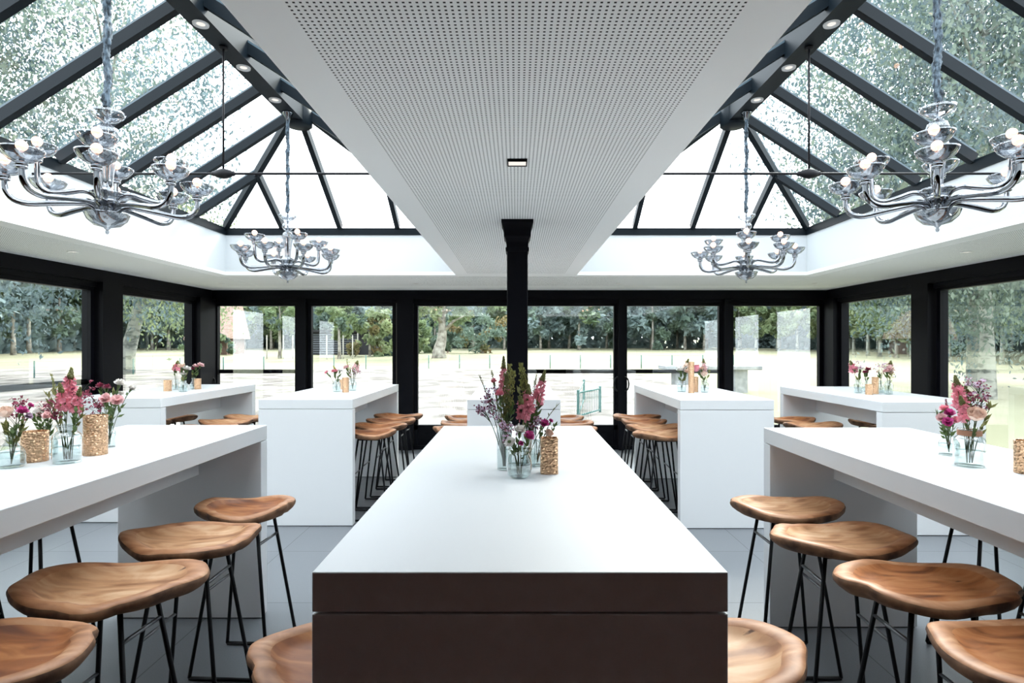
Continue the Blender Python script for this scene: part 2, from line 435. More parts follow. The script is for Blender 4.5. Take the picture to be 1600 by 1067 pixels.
# rooflights
ZS = 2.99                     # rafter centre line at the sill
PITCH = 0.64
for i, (a, b, rx) in enumerate(OPEN):
    hw = (b-a)/2; rx = (a+b)/2 if i == 0 else (a+b)/2
    rx = -2.095 if i == 0 else 2.095
    rise = PITCH*(hw)
    zr = ZS + rise
    base = MB()                # the sill frame is the root
    t = .07
    base.box(a-t, a+.012, OY0-t, OY1+t, ZU, ZU+.085); base.box(b-.012, b+t, OY0-t, OY1+t, ZU, ZU+.085)
    base.box(a, b, OY1-.012, OY1+t, ZU, ZU+.085); base.box(a, b, OY0-t, OY0+.012, ZU, ZU+.085)
    win_no[0] += 1
    root = struct(base.build('window_%d' % win_no[0], M['roofbar']))
    ye, ys = OY1-hw, OY0+hw
    rb = MB(); rb.box(rx-.075, rx+.075, ys, ye+.03, 3.718, zr+.07)
    rb.build('ridge_beam', M['roofbar'], root)
    for yy in (ys, ye+.05):
        hb = MB(); hb.lathe([(.11, 3.69), (.125, 3.70), (.125, zr+.06)], (rx, yy, 0), 12); hb.build('ridge_hub', M['roofbar'], root)
    def raf(p, q, w=.054, d=.074):
        m = MB(); m.beam(p, q, w, d)
        P = Vector(p)+Vector((0,0,.048)); Q = Vector(q)+Vector((0,0,.048))
        m.build('rafter', M['roofbar'], root)
        m = MB(); m.beam(P, Q, w*.9, .022); m.build('glazing_bar', M['glazebar'], root)
    for sx, xe in ((-1, a), (1, b)):
        for sy, yy, ye2 in ((1, OY1, ye), (-1, OY0, ys)):
            raf((xe, yy, ZS), (rx, ye2, zr), .054, .075)          # hips
        k = 0
        y = OY1 - .69
        n_r = 8; ysp = [6.30, 5.68, 5.05, 4.43, 3.81, 3.19, 2.57, 1.95]
        for y in ysp:
            f = 1.0
            if y > ye: f = (OY1-y)/hw
            if y < ys: f = (y-OY0)/hw
            raf((xe, y, ZS), (xe + (rx-xe)*f, y, ZS + rise*f))
    for sy, yy, ye2 in ((-1, OY1, ye), (1, OY0, ys)):
        for k in (-1, 0, 1):
            x = rx + k*hw/2
            f = 1 - abs(k)*.5
            raf((x, yy, ZS), (x, yy + sy*hw*f, ZS + rise*f))
    g = MB(); dz = .092
    A = (a-.03, OY0-.03, ZS+dz-.02); B = (b+.03, OY0-.03, ZS+dz-.02); C = (b+.03, OY1+.03, ZS+dz-.02); D = (a-.03, OY1+.03, ZS+dz-.02)
    E = (rx, ys, zr+dz); G = (rx, ye, zr+dz)
    g.add([A,B,C,D,E,G], [(0,4,5,3),(1,2,5,4),(0,1,4),(2,3,5)])
    g.build('glass_pane', M['roofglass'], root)

# round downlights under the ridge beams, tie rods, spots
for i, rx in enumerate((-2.095, 2.095)):
    side = 'left' if i == 0 else 'right'
    for k, y in enumerate((2.68, 3.28, 3.89, 4.50, 5.09)):
        t = thing('downlight', 'round white downlight under the %s rooflight ridge beam, %s' % (side, ('nearest the room rear','above the near chandelier','nearest one in view','between two others','nearest the far chandelier')[k]),
                  'ceiling light', (rx, y, 3.718), 0, 'downlights under the %s ridge beam' % side)
        m = MB(); m.lathe([(.026,-.002),(.05,-.010),(.052,0)], n=24, close=False); m.build('ring', M['spotring'], t)
        m = MB(); m.lathe([(.001,-.003),(.027,-.003)], n=20, close=False); m.build('lens', M['spot'], t)
    t = thing('tie_rod', 'thin dark steel tie rod across the %s rooflight with a hanger and turned boss' % side, 'tie rod', (rx, 4.19, 2.81))
    a, b = OPEN[i][0], OPEN[i][1]
    m = MB(); m.tube([(a-.01-rx,0,0),(b+.01-rx,0,0)], .009, 8); m.build('rod', M['steel'], t)
    m = MB(); m.tube([(0,0,0),(0,0,.905)], .008, 8); m.tube([(0,0,.89),(0,0,.908)], .03, 12); m.build('hanger', M['steel'], t)
    m = MB(); pr = [(.010,-.085),(.018,-.075),(.018,-.062),(.024,-.055),(.034,-.02),(.036,0),(.034,.02),(.024,.055),(.018,.062),(.018,.075),(.010,.085)]
    m.tube([(z,0,0) for r,z in pr], [r for r,z in pr], 16); m.build('boss', M['steel'], t)
spots = [(-3.95,5.22,'in the left ceiling strip by the side windows'),(-3.98,7.9,'at the back left ceiling corner'),(-1.35,7.9,'in the back strip left of the column'),
         (1.37,7.9,'in the back strip right of the column'),(4.03,7.9,'at the back right ceiling corner'),(4.03,5.24,'in the right ceiling strip by the side windows')]
for x, y, d in spots:
    t = thing('recessed_spot', 'small flush spot light '+d, 'ceiling light', (x, y, ZC-.002), 0, 'flush ceiling spots')
    m = MB(); m.lathe([(.028,-.001),(.045,-.006),(.047,0)], n=20, close=False); m.build('ring', M['spotring'], t)
    m = MB(); m.lathe([(.001,-.002),(.029,-.002)], n=16, close=False); m.build('lens', M['spot'], t)
t = thing('recessed_spot', 'rectangular twin spot light recessed in the perforated central ceiling', 'ceiling light', (.005, 2.68, ZC))
m = MB(); m.box(-.045,.045,-.05,-.042,-.012,0); m.box(-.045,.045,.042,.05,-.006,0); m.box(-.045,-.04,-.05,.05,-.006,0); m.box(.04,.045,-.05,.05,-.006,0); m.build('frame', M['black'], t)
m = MB(); m.box(-.04,.04,-.042,.042,-.003,-.0005); m.build('lens', M['spot'], t)

# column
t = thing('column', 'square black cast column with moulded capital in the middle of the room', 'column', (.008, 3.99, 0))
m = MB(); m.box(-.070,.070,-.070,.070,.12,2.235); m.build('shaft', M['black'], t, bevel=.008)
m = MB(); m.box(-.09,.09,-.09,.09,0,.12); m.build('plinth', M['black'], t, bevel=.01)
m = MB()
prof = [(.073,2.21),(.078,2.215),(.078,2.235),(.073,2.24),(.074,2.275),(.082,2.30),(.090,2.31),(.090,2.345),(.092,2.36),(.100,2.385),(.107,2.40),(.107,ZC)]
V = []; Fc = []
for r, z in prof:
    V += [(-r,-r,z),(r,-r,z),(r,r,z),(-r,r,z)]
for i in range(len(prof)-1):
    for k in range(4):
        Fc.append((i*4+k, i*4+(k+1)%4, (i+1)*4+(k+1)%4, (i+1)*4+k))
Fc.append((3,2,1,0)); Fc.append(tuple(len(V)-4+k for k in range(4)))
m.add(V, Fc); m.build('capital', M['black'], t)

# ------------------------------------------------------------------ tables
TH = 1.11
def bar_table(x0, x1, y0, y1, label):
    cx = (x0+x1)/2; cy = (y0+y1)/2; hx = (x1-x0)/2; hy = (y1-y0)/2; th = .083; pt = .083
    t = thing('bar_table', label, 'table', (cx, cy, 0), 0, 'white bar tables')
    m = MB(); m.box(-hx, hx, -hy, hy, TH-th, TH); m.build('tabletop', M['white'], t, bevel=.0025)
    for s in (-1, 1):
        m = MB(); m.box(-hx, hx, s*hy, s*(hy-pt), .006, TH-th-.004)
        m.build('end_panel', M['white'], t, bevel=.0025)
        m = MB(); m.box(-hx+.01, hx-.01, s*(hy-.008), s*(hy-pt+.008), 0, .008); m.build('foot_strip', M['steel'], t)
    m = MB(); m.box(-.055, .055, -hy+pt, hy-pt, .835, TH-th); m.build('centre_beam', M['white'], t)
    return t
bar_table(-.424, .440, 1.215, 3.43, 'long white bar table in the centre foreground with shaded brown looking end')
bar_table(-2.305, -1.475, 1.18, 3.47, 'large white bar table in the left foreground with two gold holders')
bar_table(1.42, 2.245, 1.15, 3.36, 'large white bar table in the right foreground with twine wrapped jar')
bar_table(-2.255, -1.43, 5.12, 7.12, 'white bar table behind the left foreground table, aisle side')
bar_table(1.415, 2.225, 5.05, 7.02, 'white bar table behind the right foreground table with tall slim gold holder')
bar_table(-.425, .385, 5.08, 7.1, 'white bar table directly behind the column and centre bouquet')
bar_table(-4.04, -3.17, 5.22, 7.12, 'white bar table at the far left against the side windows')
bar_table(3.04, 3.90, 4.86, 6.75, 'white bar table at the far right against the side windows')

# ------------------------------------------------------------------ stools
def seat_mesh(seed, a=.255, b=.205, woodm=None):
    rr = random.Random(seed); ph = [rr.uniform(0, 6.28) for _ in range(8)]
    n = 56
    def rad(th):
        r = 1 + .035*math.sin(2*th+ph[0]) + .03*math.sin(3*th+ph[1]) + .018*math.sin(5*th+ph[2]) + .010*math.sin(9*th+ph[3])
        for k in range(2):      # notches of the live edge
            d = (th-ph[4+k]+PI) % (2*PI) - PI
            r -= .07*math.exp(-(d/.13)**2)
        return r
    rings = []
    # (radial fraction, z top)
    tops = [(0.0,-.030),(.2,-.029),(.4,-.025),(.58,-.023),(.70,-.016),(.765,-.004),(.83,.002),(.94,.002),(.985,-.004),(1.0,-.014)]
    bots = [(.99,-.026),(.955,-.037),(.88,-.048),(.74,-.055),(.5,-.057),(.0,-.057)]
    V = []; Fc = []; MI = []
    def ring(fr, z, edge):
        o = len(V)
        for k in range(n):
            th = 2*PI*k/n
            r = rad(th)*fr if fr > .3 else fr
            wz = .014*math.cos(2*th+.4*math.sin(ph[5]))*fr*fr + .007*math.sin(4*th+ph[6])*fr**3
            e = .004*math.sin(11*th+ph[7])*(1 if edge else 0)
            x = a*r*math.cos(th)*(1+e); y = b*r*math.sin(th)*(1+e)
            V.append((x, y, .79 + z + wz*(1 if not edge or fr > .9 else .4)))
        return o
    prev = None
    allr = [(f, z, False) for f, z in tops] + [(f, z, True) for f, z in bots]
    for i, (f, z, e) in enumerate(allr):
        if f == 0.0:
            V.append((0, 0, .79+z)); cur = ('pt', len(V)-1)
        else:
            cur = ('rg', ring(f, z, e))
        if prev is not None:
            for k in range(n):
                k2 = (k+1) % n
                if prev[0] == 'pt': Fc.append((prev[1], cur[1]+k, cur[1]+k2))
                elif cur[0] == 'pt': Fc.append((prev[1]+k, cur[1], prev[1]+k2))
                else: Fc.append((prev[1]+k, cur[1]+k, cur[1]+k2, prev[1]+k2))
                MI.append(1 if i >= 9 else (2 if i >= 6 else 0))
        prev = cur
    me = bpy.data.meshes.new('seat'); me.from_pydata(V, [], Fc)
    me.materials.append(woodm); me.materials.append(EDGE); me.materials.append(SAP)
    me.polygons.foreach_set('use_smooth', [True]*len(Fc)); me.polygons.foreach_set('material_index', MI); me.update()
    return me
SEATS = [seat_mesh(s, .25+.02*(s % 3), .20+.006*(s % 2), WOOD[s % 3]) for s in range(1, 7)]
def leg_mesh(sx, sy):
    m = MB(); top = (sx*.095, sy*.085, .735); bot = (sx*.19, sy*.165, .012)
    m.tube([top, bot], .0085, 8); return m.mesh('leg', M['steel'])
def rod_mesh(p, q, name, r=.0085):
    m = MB(); m.tube([p, q], r, 8); return m.mesh(name, M['rodmetal' if name == 'footrest' else 'steel'])
LEGS = [leg_mesh(sx, sy) for sx in (-1,1) for sy in (-1,1)]
def lerp_leg(sx, sy, z):
    f = (.735-z)/(.735-.012); return (sx*(.095+.095*f), sy*(.085+.08*f), z)
RODS = [rod_mesh((-.19,-.165,.010),(.19,-.165,.010),'floor_bar', .009), rod_mesh((-.19,.165,.010),(.19,.165,.010),'floor_bar', .009),
        rod_mesh(lerp_leg(1,-1,.62), lerp_leg(1,1,.62),'footrest', .007), rod_mesh(lerp_leg(-1,-1,.40), lerp_leg(-1,1,.40),'footrest', .007)]
br = MB(); br.box(-.10,.10,-.09,-.07,.715,.728); br.box(-.10,.10,.07,.09,.715,.728); br.box(-.012,.012,-.08,.08,.715,.728)
BRK = br.mesh('seat_bracket', M['steel'])
def child(name, me, parent):
    o = bpy.data.objects.new(name, me); COL.objects.link(o); o.parent = parent; return o
stool_n = [0]
def stool(x, y, aisle, label, group, sv=None, rz=None, sc=1.0):
    """aisle=+1: the aisle lies to +x of the table"""
    k = stool_n[0]; stool_n[0] += 1
    v = sv if sv is not None else k % 6
    rr = R.uniform(-.06, .06) if rz is None else rz
    t = thing('bar_stool', label, 'bar stool', (x, y, 0), rr + (0 if aisle > 0 else PI), group)
    s = child('seat', SEATS[v], t); s.scale = (sc, sc, 1)
    for me in LEGS: child('leg', me, t)
    for me in RODS: child(me.name.split('.')[0], me, t)
    child('seat_bracket', BRK, t)
    return t
ORD = ['nearest the camera', 'second from the camera', 'third from the camera', 'furthest from the camera']
def stool_row(xs, ys, aisle, where, group, svs=None, scs=None):
    for k, (x, y) in enumerate(zip(xs, ys)):
        stool(x, y, aisle, 'wooden bar stool %s, %s' % (where, ORD[k]), group, svs[k] if svs else None, None, scs[k] if scs else 1.0)
stool_row([-1.37,-1.375,-1.36,-1.345], [1.52,1.985,2.46,2.92], 1, 'on the aisle side of left foreground table', 'stools on the aisle side of the left foreground table', [2,1,4,5], [1.03,1.06,1.0,.97])
stool_row([1.375,1.385,1.357,1.345], [1.52,1.99,2.46,2.93], -1, 'on the aisle side of right foreground table', 'stools on the aisle side of the right foreground table', [0,3,1,4], [1.03,1.04,1.0,.96])
stool_row([-2.42]*4, [1.58,2.02,2.47,2.95], -1, 'on the window side of left foreground table', 'stools on the window side of the left foreground table')
stool_row([2.36]*4, [1.5,1.98,2.46,2.93], 1, 'on the window side of right foreground table', 'stools on the window side of the right foreground table')
stool(-.435, 1.515, -1, 'wooden bar stool tucked half under the left side of centre foreground table', 'stools at the centre foreground table', 2)
stool(.475, 1.515, 1, 'wooden bar stool tucked half under the right side of centre foreground table', 'stools at the centre foreground table', 1)
stool_row([-1.345,-1.36,-1.335,-1.35], [5.425,5.84,6.26,6.68], 1, 'beside the middle left table by the aisle', 'stools at the middle left table', [5,0,2,3])
stool_row([1.345,1.35,1.345,1.36], [5.35,5.77,6.19,6.61], -1, 'beside the middle right table by the aisle', 'stools at the middle right table', [1,4,5,0])
stool_row([-.545,-.55,-.54], [5.62,6.06,6.52], -1, 'left of the table behind the column', 'stools left of the table behind the column', [2,5,2])
stool_row([.545,.54,.52], [5.62,6.06,6.52], 1, 'right of the table behind the column', 'stools right of the table behind the column', [5,2,5])
stool_row([-3.03,-3.05,-3.0], [5.73,6.16,6.60], 1, 'on the aisle side of far left table', 'stools on the aisle side of the far left table', [1,4,1])
stool_row([-3.86,-3.87], [6.11,6.56], -1, 'on the window side of far left table', 'stools on the window side of the far left table')
stool_row([2.99,3.0], [5.92,6.38], -1, 'on the aisle side of far right table', 'stools on the aisle side of the far right table', [4,5])
stool_row([3.74,3.75,3.76], [5.20,5.70,6.16], 1, 'on the window side of far right table', 'stools on the window side of the far right table')

# ------------------------------------------------------------------ chandeliers
def chandelier(x, y, rz, label, ztop, slim=False):
    t = thing('chandelier', label, 'chandelier', (x, y, 2.15), rz, 'silvered glass chandeliers')
    def z(v): return v-2.15
    m = MB()   # lower bowl and finial
    m.lathe([(.001,z(2.150)),(.006,z(2.153)),(.009,z(2.163)),(.005,z(2.172)),(.012,z(2.178)),(.016,z(2.184)),(.060,z(2.196)),(.088,z(2.222)),(.100,z(2.250)),
             (.101,z(2.254)),(.096,z(2.252)),(.07,z(2.225)),(.03,z(2.205)),(.001,z(2.20))], n=28); m.build('bottom_bowl', M['smoky'], t)
    m = MB()   # chrome arm boss
    m.lathe([(.02,z(2.20)),(.045,z(2.225)),(.05,z(2.26)),(.036,z(2.285)),(.05,z(2.30)),(.062,z(2.315)),(.045,z(2.335)),(.02,z(2.35))], n=20); m.build('arm_boss', M['chrome'], t)
    m = MB()   # baluster
    m.lathe([(.020,z(2.34)),(.075,z(2.352)),(.078,z(2.362)),(.03,z(2.368)),(.024,z(2.39)),(.028,z(2.45)),(.036,z(2.51)),(.046,z(2.56)),(.050,z(2.585)),(.042,z(2.61)),(.022,z(2.625)),
             (.018,z(2.632)),(.034,z(2.640)),(.048,z(2.66)),(.050,z(2.675)),(.044,z(2.695)),(.020,z(2.712)),(.012,z(2.72))], n=24); m.build('baluster', M['smoky'], t)
    m = MB(); m.tube([(0,0,z(2.33)),(0,0,z(2.80))], .007, 8); m.build('stem_rod', M['chrome'], t)
    m = MB()
    m.lathe([(.012,z(2.715)),(.02,z(2.722)),(.05,z(2.735)),(.075,z(2.757)),(.082,z(2.775)),(.079,z(2.775)),(.05,z(2.745)),(.012,z(2.735))], n=28, close=False); m.build('top_dish', M['smoky'], t)
    # arms with cups and bulbs
    def arm(ang, r, zrim, z0, cup=.086):
        ca, sa = math.cos(ang), math.sin(ang)
        prof = [(.03,z0),(.055,z0+.045),(.10,z0+.062),(r*.55,z0+.048),(r*.78,z0+.035),(r*.92,z0+.05),(r*.985,z0+.085),(r,zrim-.10),(r,zrim-.066)]
        pts = []
        for i in range(len(prof)-1):
            for k in range(3):
                f = k/3; p0 = prof[max(i-1,0)]; p1 = prof[i]; p2 = prof[i+1]; p3 = prof[min(i+2,len(prof)-1)]
                q = [0.5*((2*p1[c])+(-p0[c]+p2[c])*f+(2*p0[c]-5*p1[c]+4*p2[c]-p3[c])*f*f+(-p0[c]+3*p1[c]-3*p2[c]+p3[c])*f**3) for c in (0,1)]
                pts.append((q[0]*ca, q[0]*sa, z(q[1])))
        pts.append((r*ca, r*sa, z(prof[-1][1])))
        m = MB(); m.tube(pts, [.0108+.0032*math.sin(i*PI/(len(pts)-1)) for i in range(len(pts))], 10); o = m.build('arm', M['chrome'], t)
        c = (r*ca, r*sa, 0)
        m = MB(); m.lathe([(.010,z(zrim-.088)),(.022,z(zrim-.083)),(.023,z(zrim-.077)),(.018,z(zrim-.074)),(.024,z(zrim-.070)),(.024,z(zrim-.063)),(.020,z(zrim-.056)),(.006,z(zrim-.052))], c, 16); m.build('collar', M['chrome'], o)
        m = MB(); m.lathe([(.010,z(zrim-.058)),(.030,z(zrim-.056)),(cup*.60,z(zrim-.047)),(cup*.84,z(zrim-.028)),(cup*.97,z(zrim-.008)),(cup,z(zrim)),(cup*.97,z(zrim)),(cup*.82,z(zrim-.024)),(cup*.55,z(zrim-.041)),(.02,z(zrim-.050))], c, 28, False)
        m.build('cup', M['smoky'], o)
        m = MB(); m.tube([(c[0],c[1],z(zrim-.052)),(c[0],c[1],z(zrim-.008))], .010, 8); m.build('candle_socket', M['chrome'], o)
        m = MB(); m.ball((c[0],c[1],z(zrim+.016)), .0235, 12, 8); m.build('bulb', M['bulb'], o)
    for k in range(8): arm(2*PI*(k+.5)/8, .405, 2.455, 2.235)
    for k in range(4): arm(2*PI*k/4+.35, .285, 2.565, 2.30)
    # gathered fabric sleeve over the chain
    m = MB(); n = 110; pts = []; rs = []
    zz0, zz1 = z(2.80), z(ztop-.055)
    rr = random.Random(int(x*10)+5)
    for k in range(n+1):
        f = k/n
        pts.append((.004*math.sin(f*23+x), .004*math.cos(f*17+y), zz0+(zz1-zz0)*f))
        rs.append((.017 if not slim else .0155)+.0022*math.sin(f*31+rr.random())+.0045*(rr.random()-.5))
    V = []; Fc = []; na = 14; nr = len(pts); ph = rr.random()*6
    for i in range(nr):
        zz = pts[i][2]
        for a in range(na):
            th = 2*PI*a/na
            q = rs[i]*(1 + .20*math.sin(3*th + zz*46 + 1.6*math.sin(zz*19+ph)) + .12*math.sin(2*th - zz*83 + ph))
            V.append((pts[i][0]+q*math.cos(th), pts[i][1]+q*math.sin(th), zz))
    for i in range(nr-1):
        for a in range(na): Fc.append((i*na+a, i*na+(a+1)%na, (i+1)*na+(a+1)%na, (i+1)*na+a))
    m.add(V, Fc, True); m.build('fabric_sleeve', M['cord'], t)
    m = MB(); m.tube([(0,0,z(2.775)),(0,0,zz0+.01)], .006, 8); m.build('hook', M['chrome'], t)
    m = MB(); m.lathe([(.012,z(ztop-.075)),(.02,z(ztop-.07)),(.026,z(ztop-.045)),(.050,z(ztop-.012)),(.052,z(ztop)),(.03,z(ztop))], n=16); m.build('ceiling_canopy', M['chrome'], t)
    return t
chandelier(-2.095, 3.0, .12, 'glass chandelier with silvered arms hanging at the upper left foreground', 3.718)
chandelier(2.115, 2.94, .55, 'glass chandelier with silvered arms hanging at the upper right foreground', 3.718)
chandelier(-2.095, 5.37, .30, 'smaller looking glass chandelier hanging far left above the middle left table', 3.718, True)
chandelier(2.11, 5.37, .85, 'smaller looking glass chandelier hanging far right above the middle right table', 3.718, True)

# ------------------------------------------------------------------ vases, holders, flowers
def fmat(name, c, t=.25): return leaf_mat(name, tuple(v*.72 for v in c), c, 40, t)
P_ = {'pink': fmat('pink_petals', (.90,.34,.42)), 'palepink': fmat('pale_pink_petals', (.88,.58,.58)), 'white': fmat('white_petals', (.88,.84,.80)),
      'magenta': fmat('magenta_petals', (.62,.07,.30)), 'peach': fmat('peach_petals', (.90,.68,.56)), 'burgundy': fmat('burgundy_petals', (.30,.04,.09)),
      'lilac': fmat('lilac_petals', (.62,.45,.58)), 'green': fmat('flower_leaves', (.10,.16,.045)), 'lime': fmat('lime_buds', (.38,.38,.10)),
      'olive': fmat('olive_buds', (.20,.20,.06)), 'stem': fmat('flower_stems', (.10,.14,.05)), 'darkgreen': fmat('dark_flower_leaves', (.035,.06,.02))}

def glass_vase(kind, x, y, r, h, label, twine=False, z=TH, group=None):
    t = thing('glass_vase', label, 'vase', (x, y, z), 0, group)
    if kind == 'jar':
        pr = [(r*.94,.002),(r,.010),(r,h*.66),(r*.93,h*.74),(r*.74,h*.80),(r*.66,h*.84),(r*.66,h*.93),(r*.76,h*.96),(r*.76,h*.985),(r*.70,h)]
    elif kind == 'bottle':
        pr = [(r*.92,.002),(r,.010),(r*1.0,h*.32),(r*.90,h*.48),(r*.58,h*.64),(r*.40,h*.74),(r*.38,h*.90),(r*.48,h*.94),(r*.48,h*.98),(r*.42,h)]
    elif kind == 'round':
        pr = [(r*.72,.002),(r*.82,.008),(r*.98,h*.26),(r,h*.42),(r*.92,h*.62),(r*.78,h*.74),(r*.76,h*.80),(r*.86,h*.83),(r*.86,h*.90),(r*.80,h*.92),(r*.80,h)]
    else:
        pr = [(r*.94,.002),(r,.006),(r,h*.97),(r*.98,h)]
    m = MB(); m.lathe(pr, n=24, close=False)
    m.lathe([(1e-4,.002),(r*.7,.002),(pr[0][0],.002)], n=24, close=False)
    rt_ = pr[-1][0]
    pts = [(rt_*math.cos(a*2*PI/20), rt_*math.sin(a*2*PI/20), h) for a in range(21)]
    m.tube(pts, .0016, 6, False)
    m.build('glass_body', M['vase'], t)
    wl_ = h*.42; m = MB(); rr = r*.94
    m.lathe([(1e-4,.006),(rr*.9,.006),(rr,.012),(rr if kind != 'bottle' else rr*.92,wl_),(1e-4,wl_)], n=20, close=False); m.build('water', M['water'], t)
    if twine:
        m = MB(); rr = pr[6][0]+.004
        for k in range(6):
            zz = h*.84+k*.0035
            m.tube([(rr*math.cos(a*2*PI/16), rr*math.sin(a*2*PI/16), zz) for a in range(17)], .0022, 6, False)
        m.build('twine_collar', M['twine'], t)
    return t
def gold_holder(x, y, r, h, label, group=None, square=False):
    t = thing('candle_holder', label, 'candle holder', (x, y, TH), 0, group)
    n = 36; rows = max(8, int(h/.006)); V = []; Fc = []
    def rr(k, j):
        a = 2*PI*k/n
        b = 1.0
        if square:
            c, s = abs(math.cos(a)), abs(math.sin(a)); b = 1.08/((c**5+s**5)**(1/5))*.97
        e = -.0014*(((k+(j % 2)*.0) % 2)*1.0)*(1 if j % 2 else .3) if 2 < j < rows-2 else 0
        return r*b + e + (.0008 if j in (1, rows-1) else 0)
    for j in range(rows+1):
        for k in range(n):
            a = 2*PI*k/n
            V.append((rr(k,j)*math.cos(a), rr(k,j)*math.sin(a), h*j/rows))
    for j in range(rows):
        for k in range(n): Fc.append((j*n+k, j*n+(k+1)%n, (j+1)*n+(k+1)%n, (j+1)*n+k))
    o = len(V)
    for k in range(n):
        a = 2*PI*k/n; q = rr(k,0)-.004; V.append((q*math.cos(a), q*math.sin(a), h))
    for k in range(n):
        a = 2*PI*k/n; q = rr(k,0)-.004; V.append((q*math.cos(a), q*math.sin(a), h*.72))
    for k in range(n):
        k2 = (k+1) % n
        Fc.append((rows*n+k, rows*n+k2, o+k2, o+k)); Fc.append((o+k, o+k2, o+n+k2, o+n+k))
    Fc.append(tuple(o+n+k for k in range(n))); Fc.append(tuple(reversed(range(n))))
    m = MB(); m.add(V, Fc); m.build('shell', M['gold'], t)
    m = MB(); m.lathe([(r*.5,h*.72),(r*.5,h*.86),(r*.45,h*.87),(.001,h*.865)], n=16, close=False); m.build('candle', M['cream'], t)
    return t

def frame_of(d):
    d = Vector(d).normalized(); x = d.orthogonal().normalized(); return x, d.cross(x), d
def petal_disc(m, c, d, r, n, cup, rr, w=.62):
    """ring of n petals round c facing d"""
    X, Y, D = frame_of(d); c = Vector(c); off = rr.uniform(0, 6)
    for k in range(n):
        a = off + 2*PI*k/n + rr.uniform(-.15, .15); u = X*math.cos(a) + Y*math.sin(a); v = D.cross(u)
        q = r*rr.uniform(.85, 1.1); cu = cup*rr.uniform(.7, 1.3)
        p0 = c; p1 = c + u*q*.55 + D*q*cu*.35 + v*q*w*.5; p2 = c + u*q + D*q*cu + v*q*w*.28
        p3 = c + u*q*1.02 + D*q*cu*1.05 - v*q*w*.28; p4 = c + u*q*.55 + D*q*cu*.35 - v*q*w*.5
        m.add([p0,p1,p2,p3,p4], [(0,1,2,3,4)], True)
def leaf_at(m, p, d, L, W, rr):
    X, Y, D = frame_of(d); a = rr.uniform(0, 6.28); s = X*math.cos(a)+Y*math.sin(a); up = D.cross(s)
    p = Vector(p)
    m.add([p, p+D*L*.45+s*W+up*L*.05, p+D*L+up*L*.12, p+D*L*.45-s*W+up*L*.05], [(0,1,2,3)], True)
def bez(p0, p1, p2, n):
    return [p0*(1-t)**2 + p1*2*t*(1-t) + p2*t*t for t in [i/n for i in range(n+1)]]
FLN = {'snap': ('snapdragon', 'snapdragon stem'), 'carn': ('carnation', 'carnation'), 'rose': ('rose', 'rose'),
       'wax': ('wax_flower', 'sprig of wax flowers'), 'spike': ('green_spike', 'feathery green spike'),
       'twig': ('leafy_twig', 'leafy green twig'), 'scab': ('scabiosa', 'pale green centred flower')}
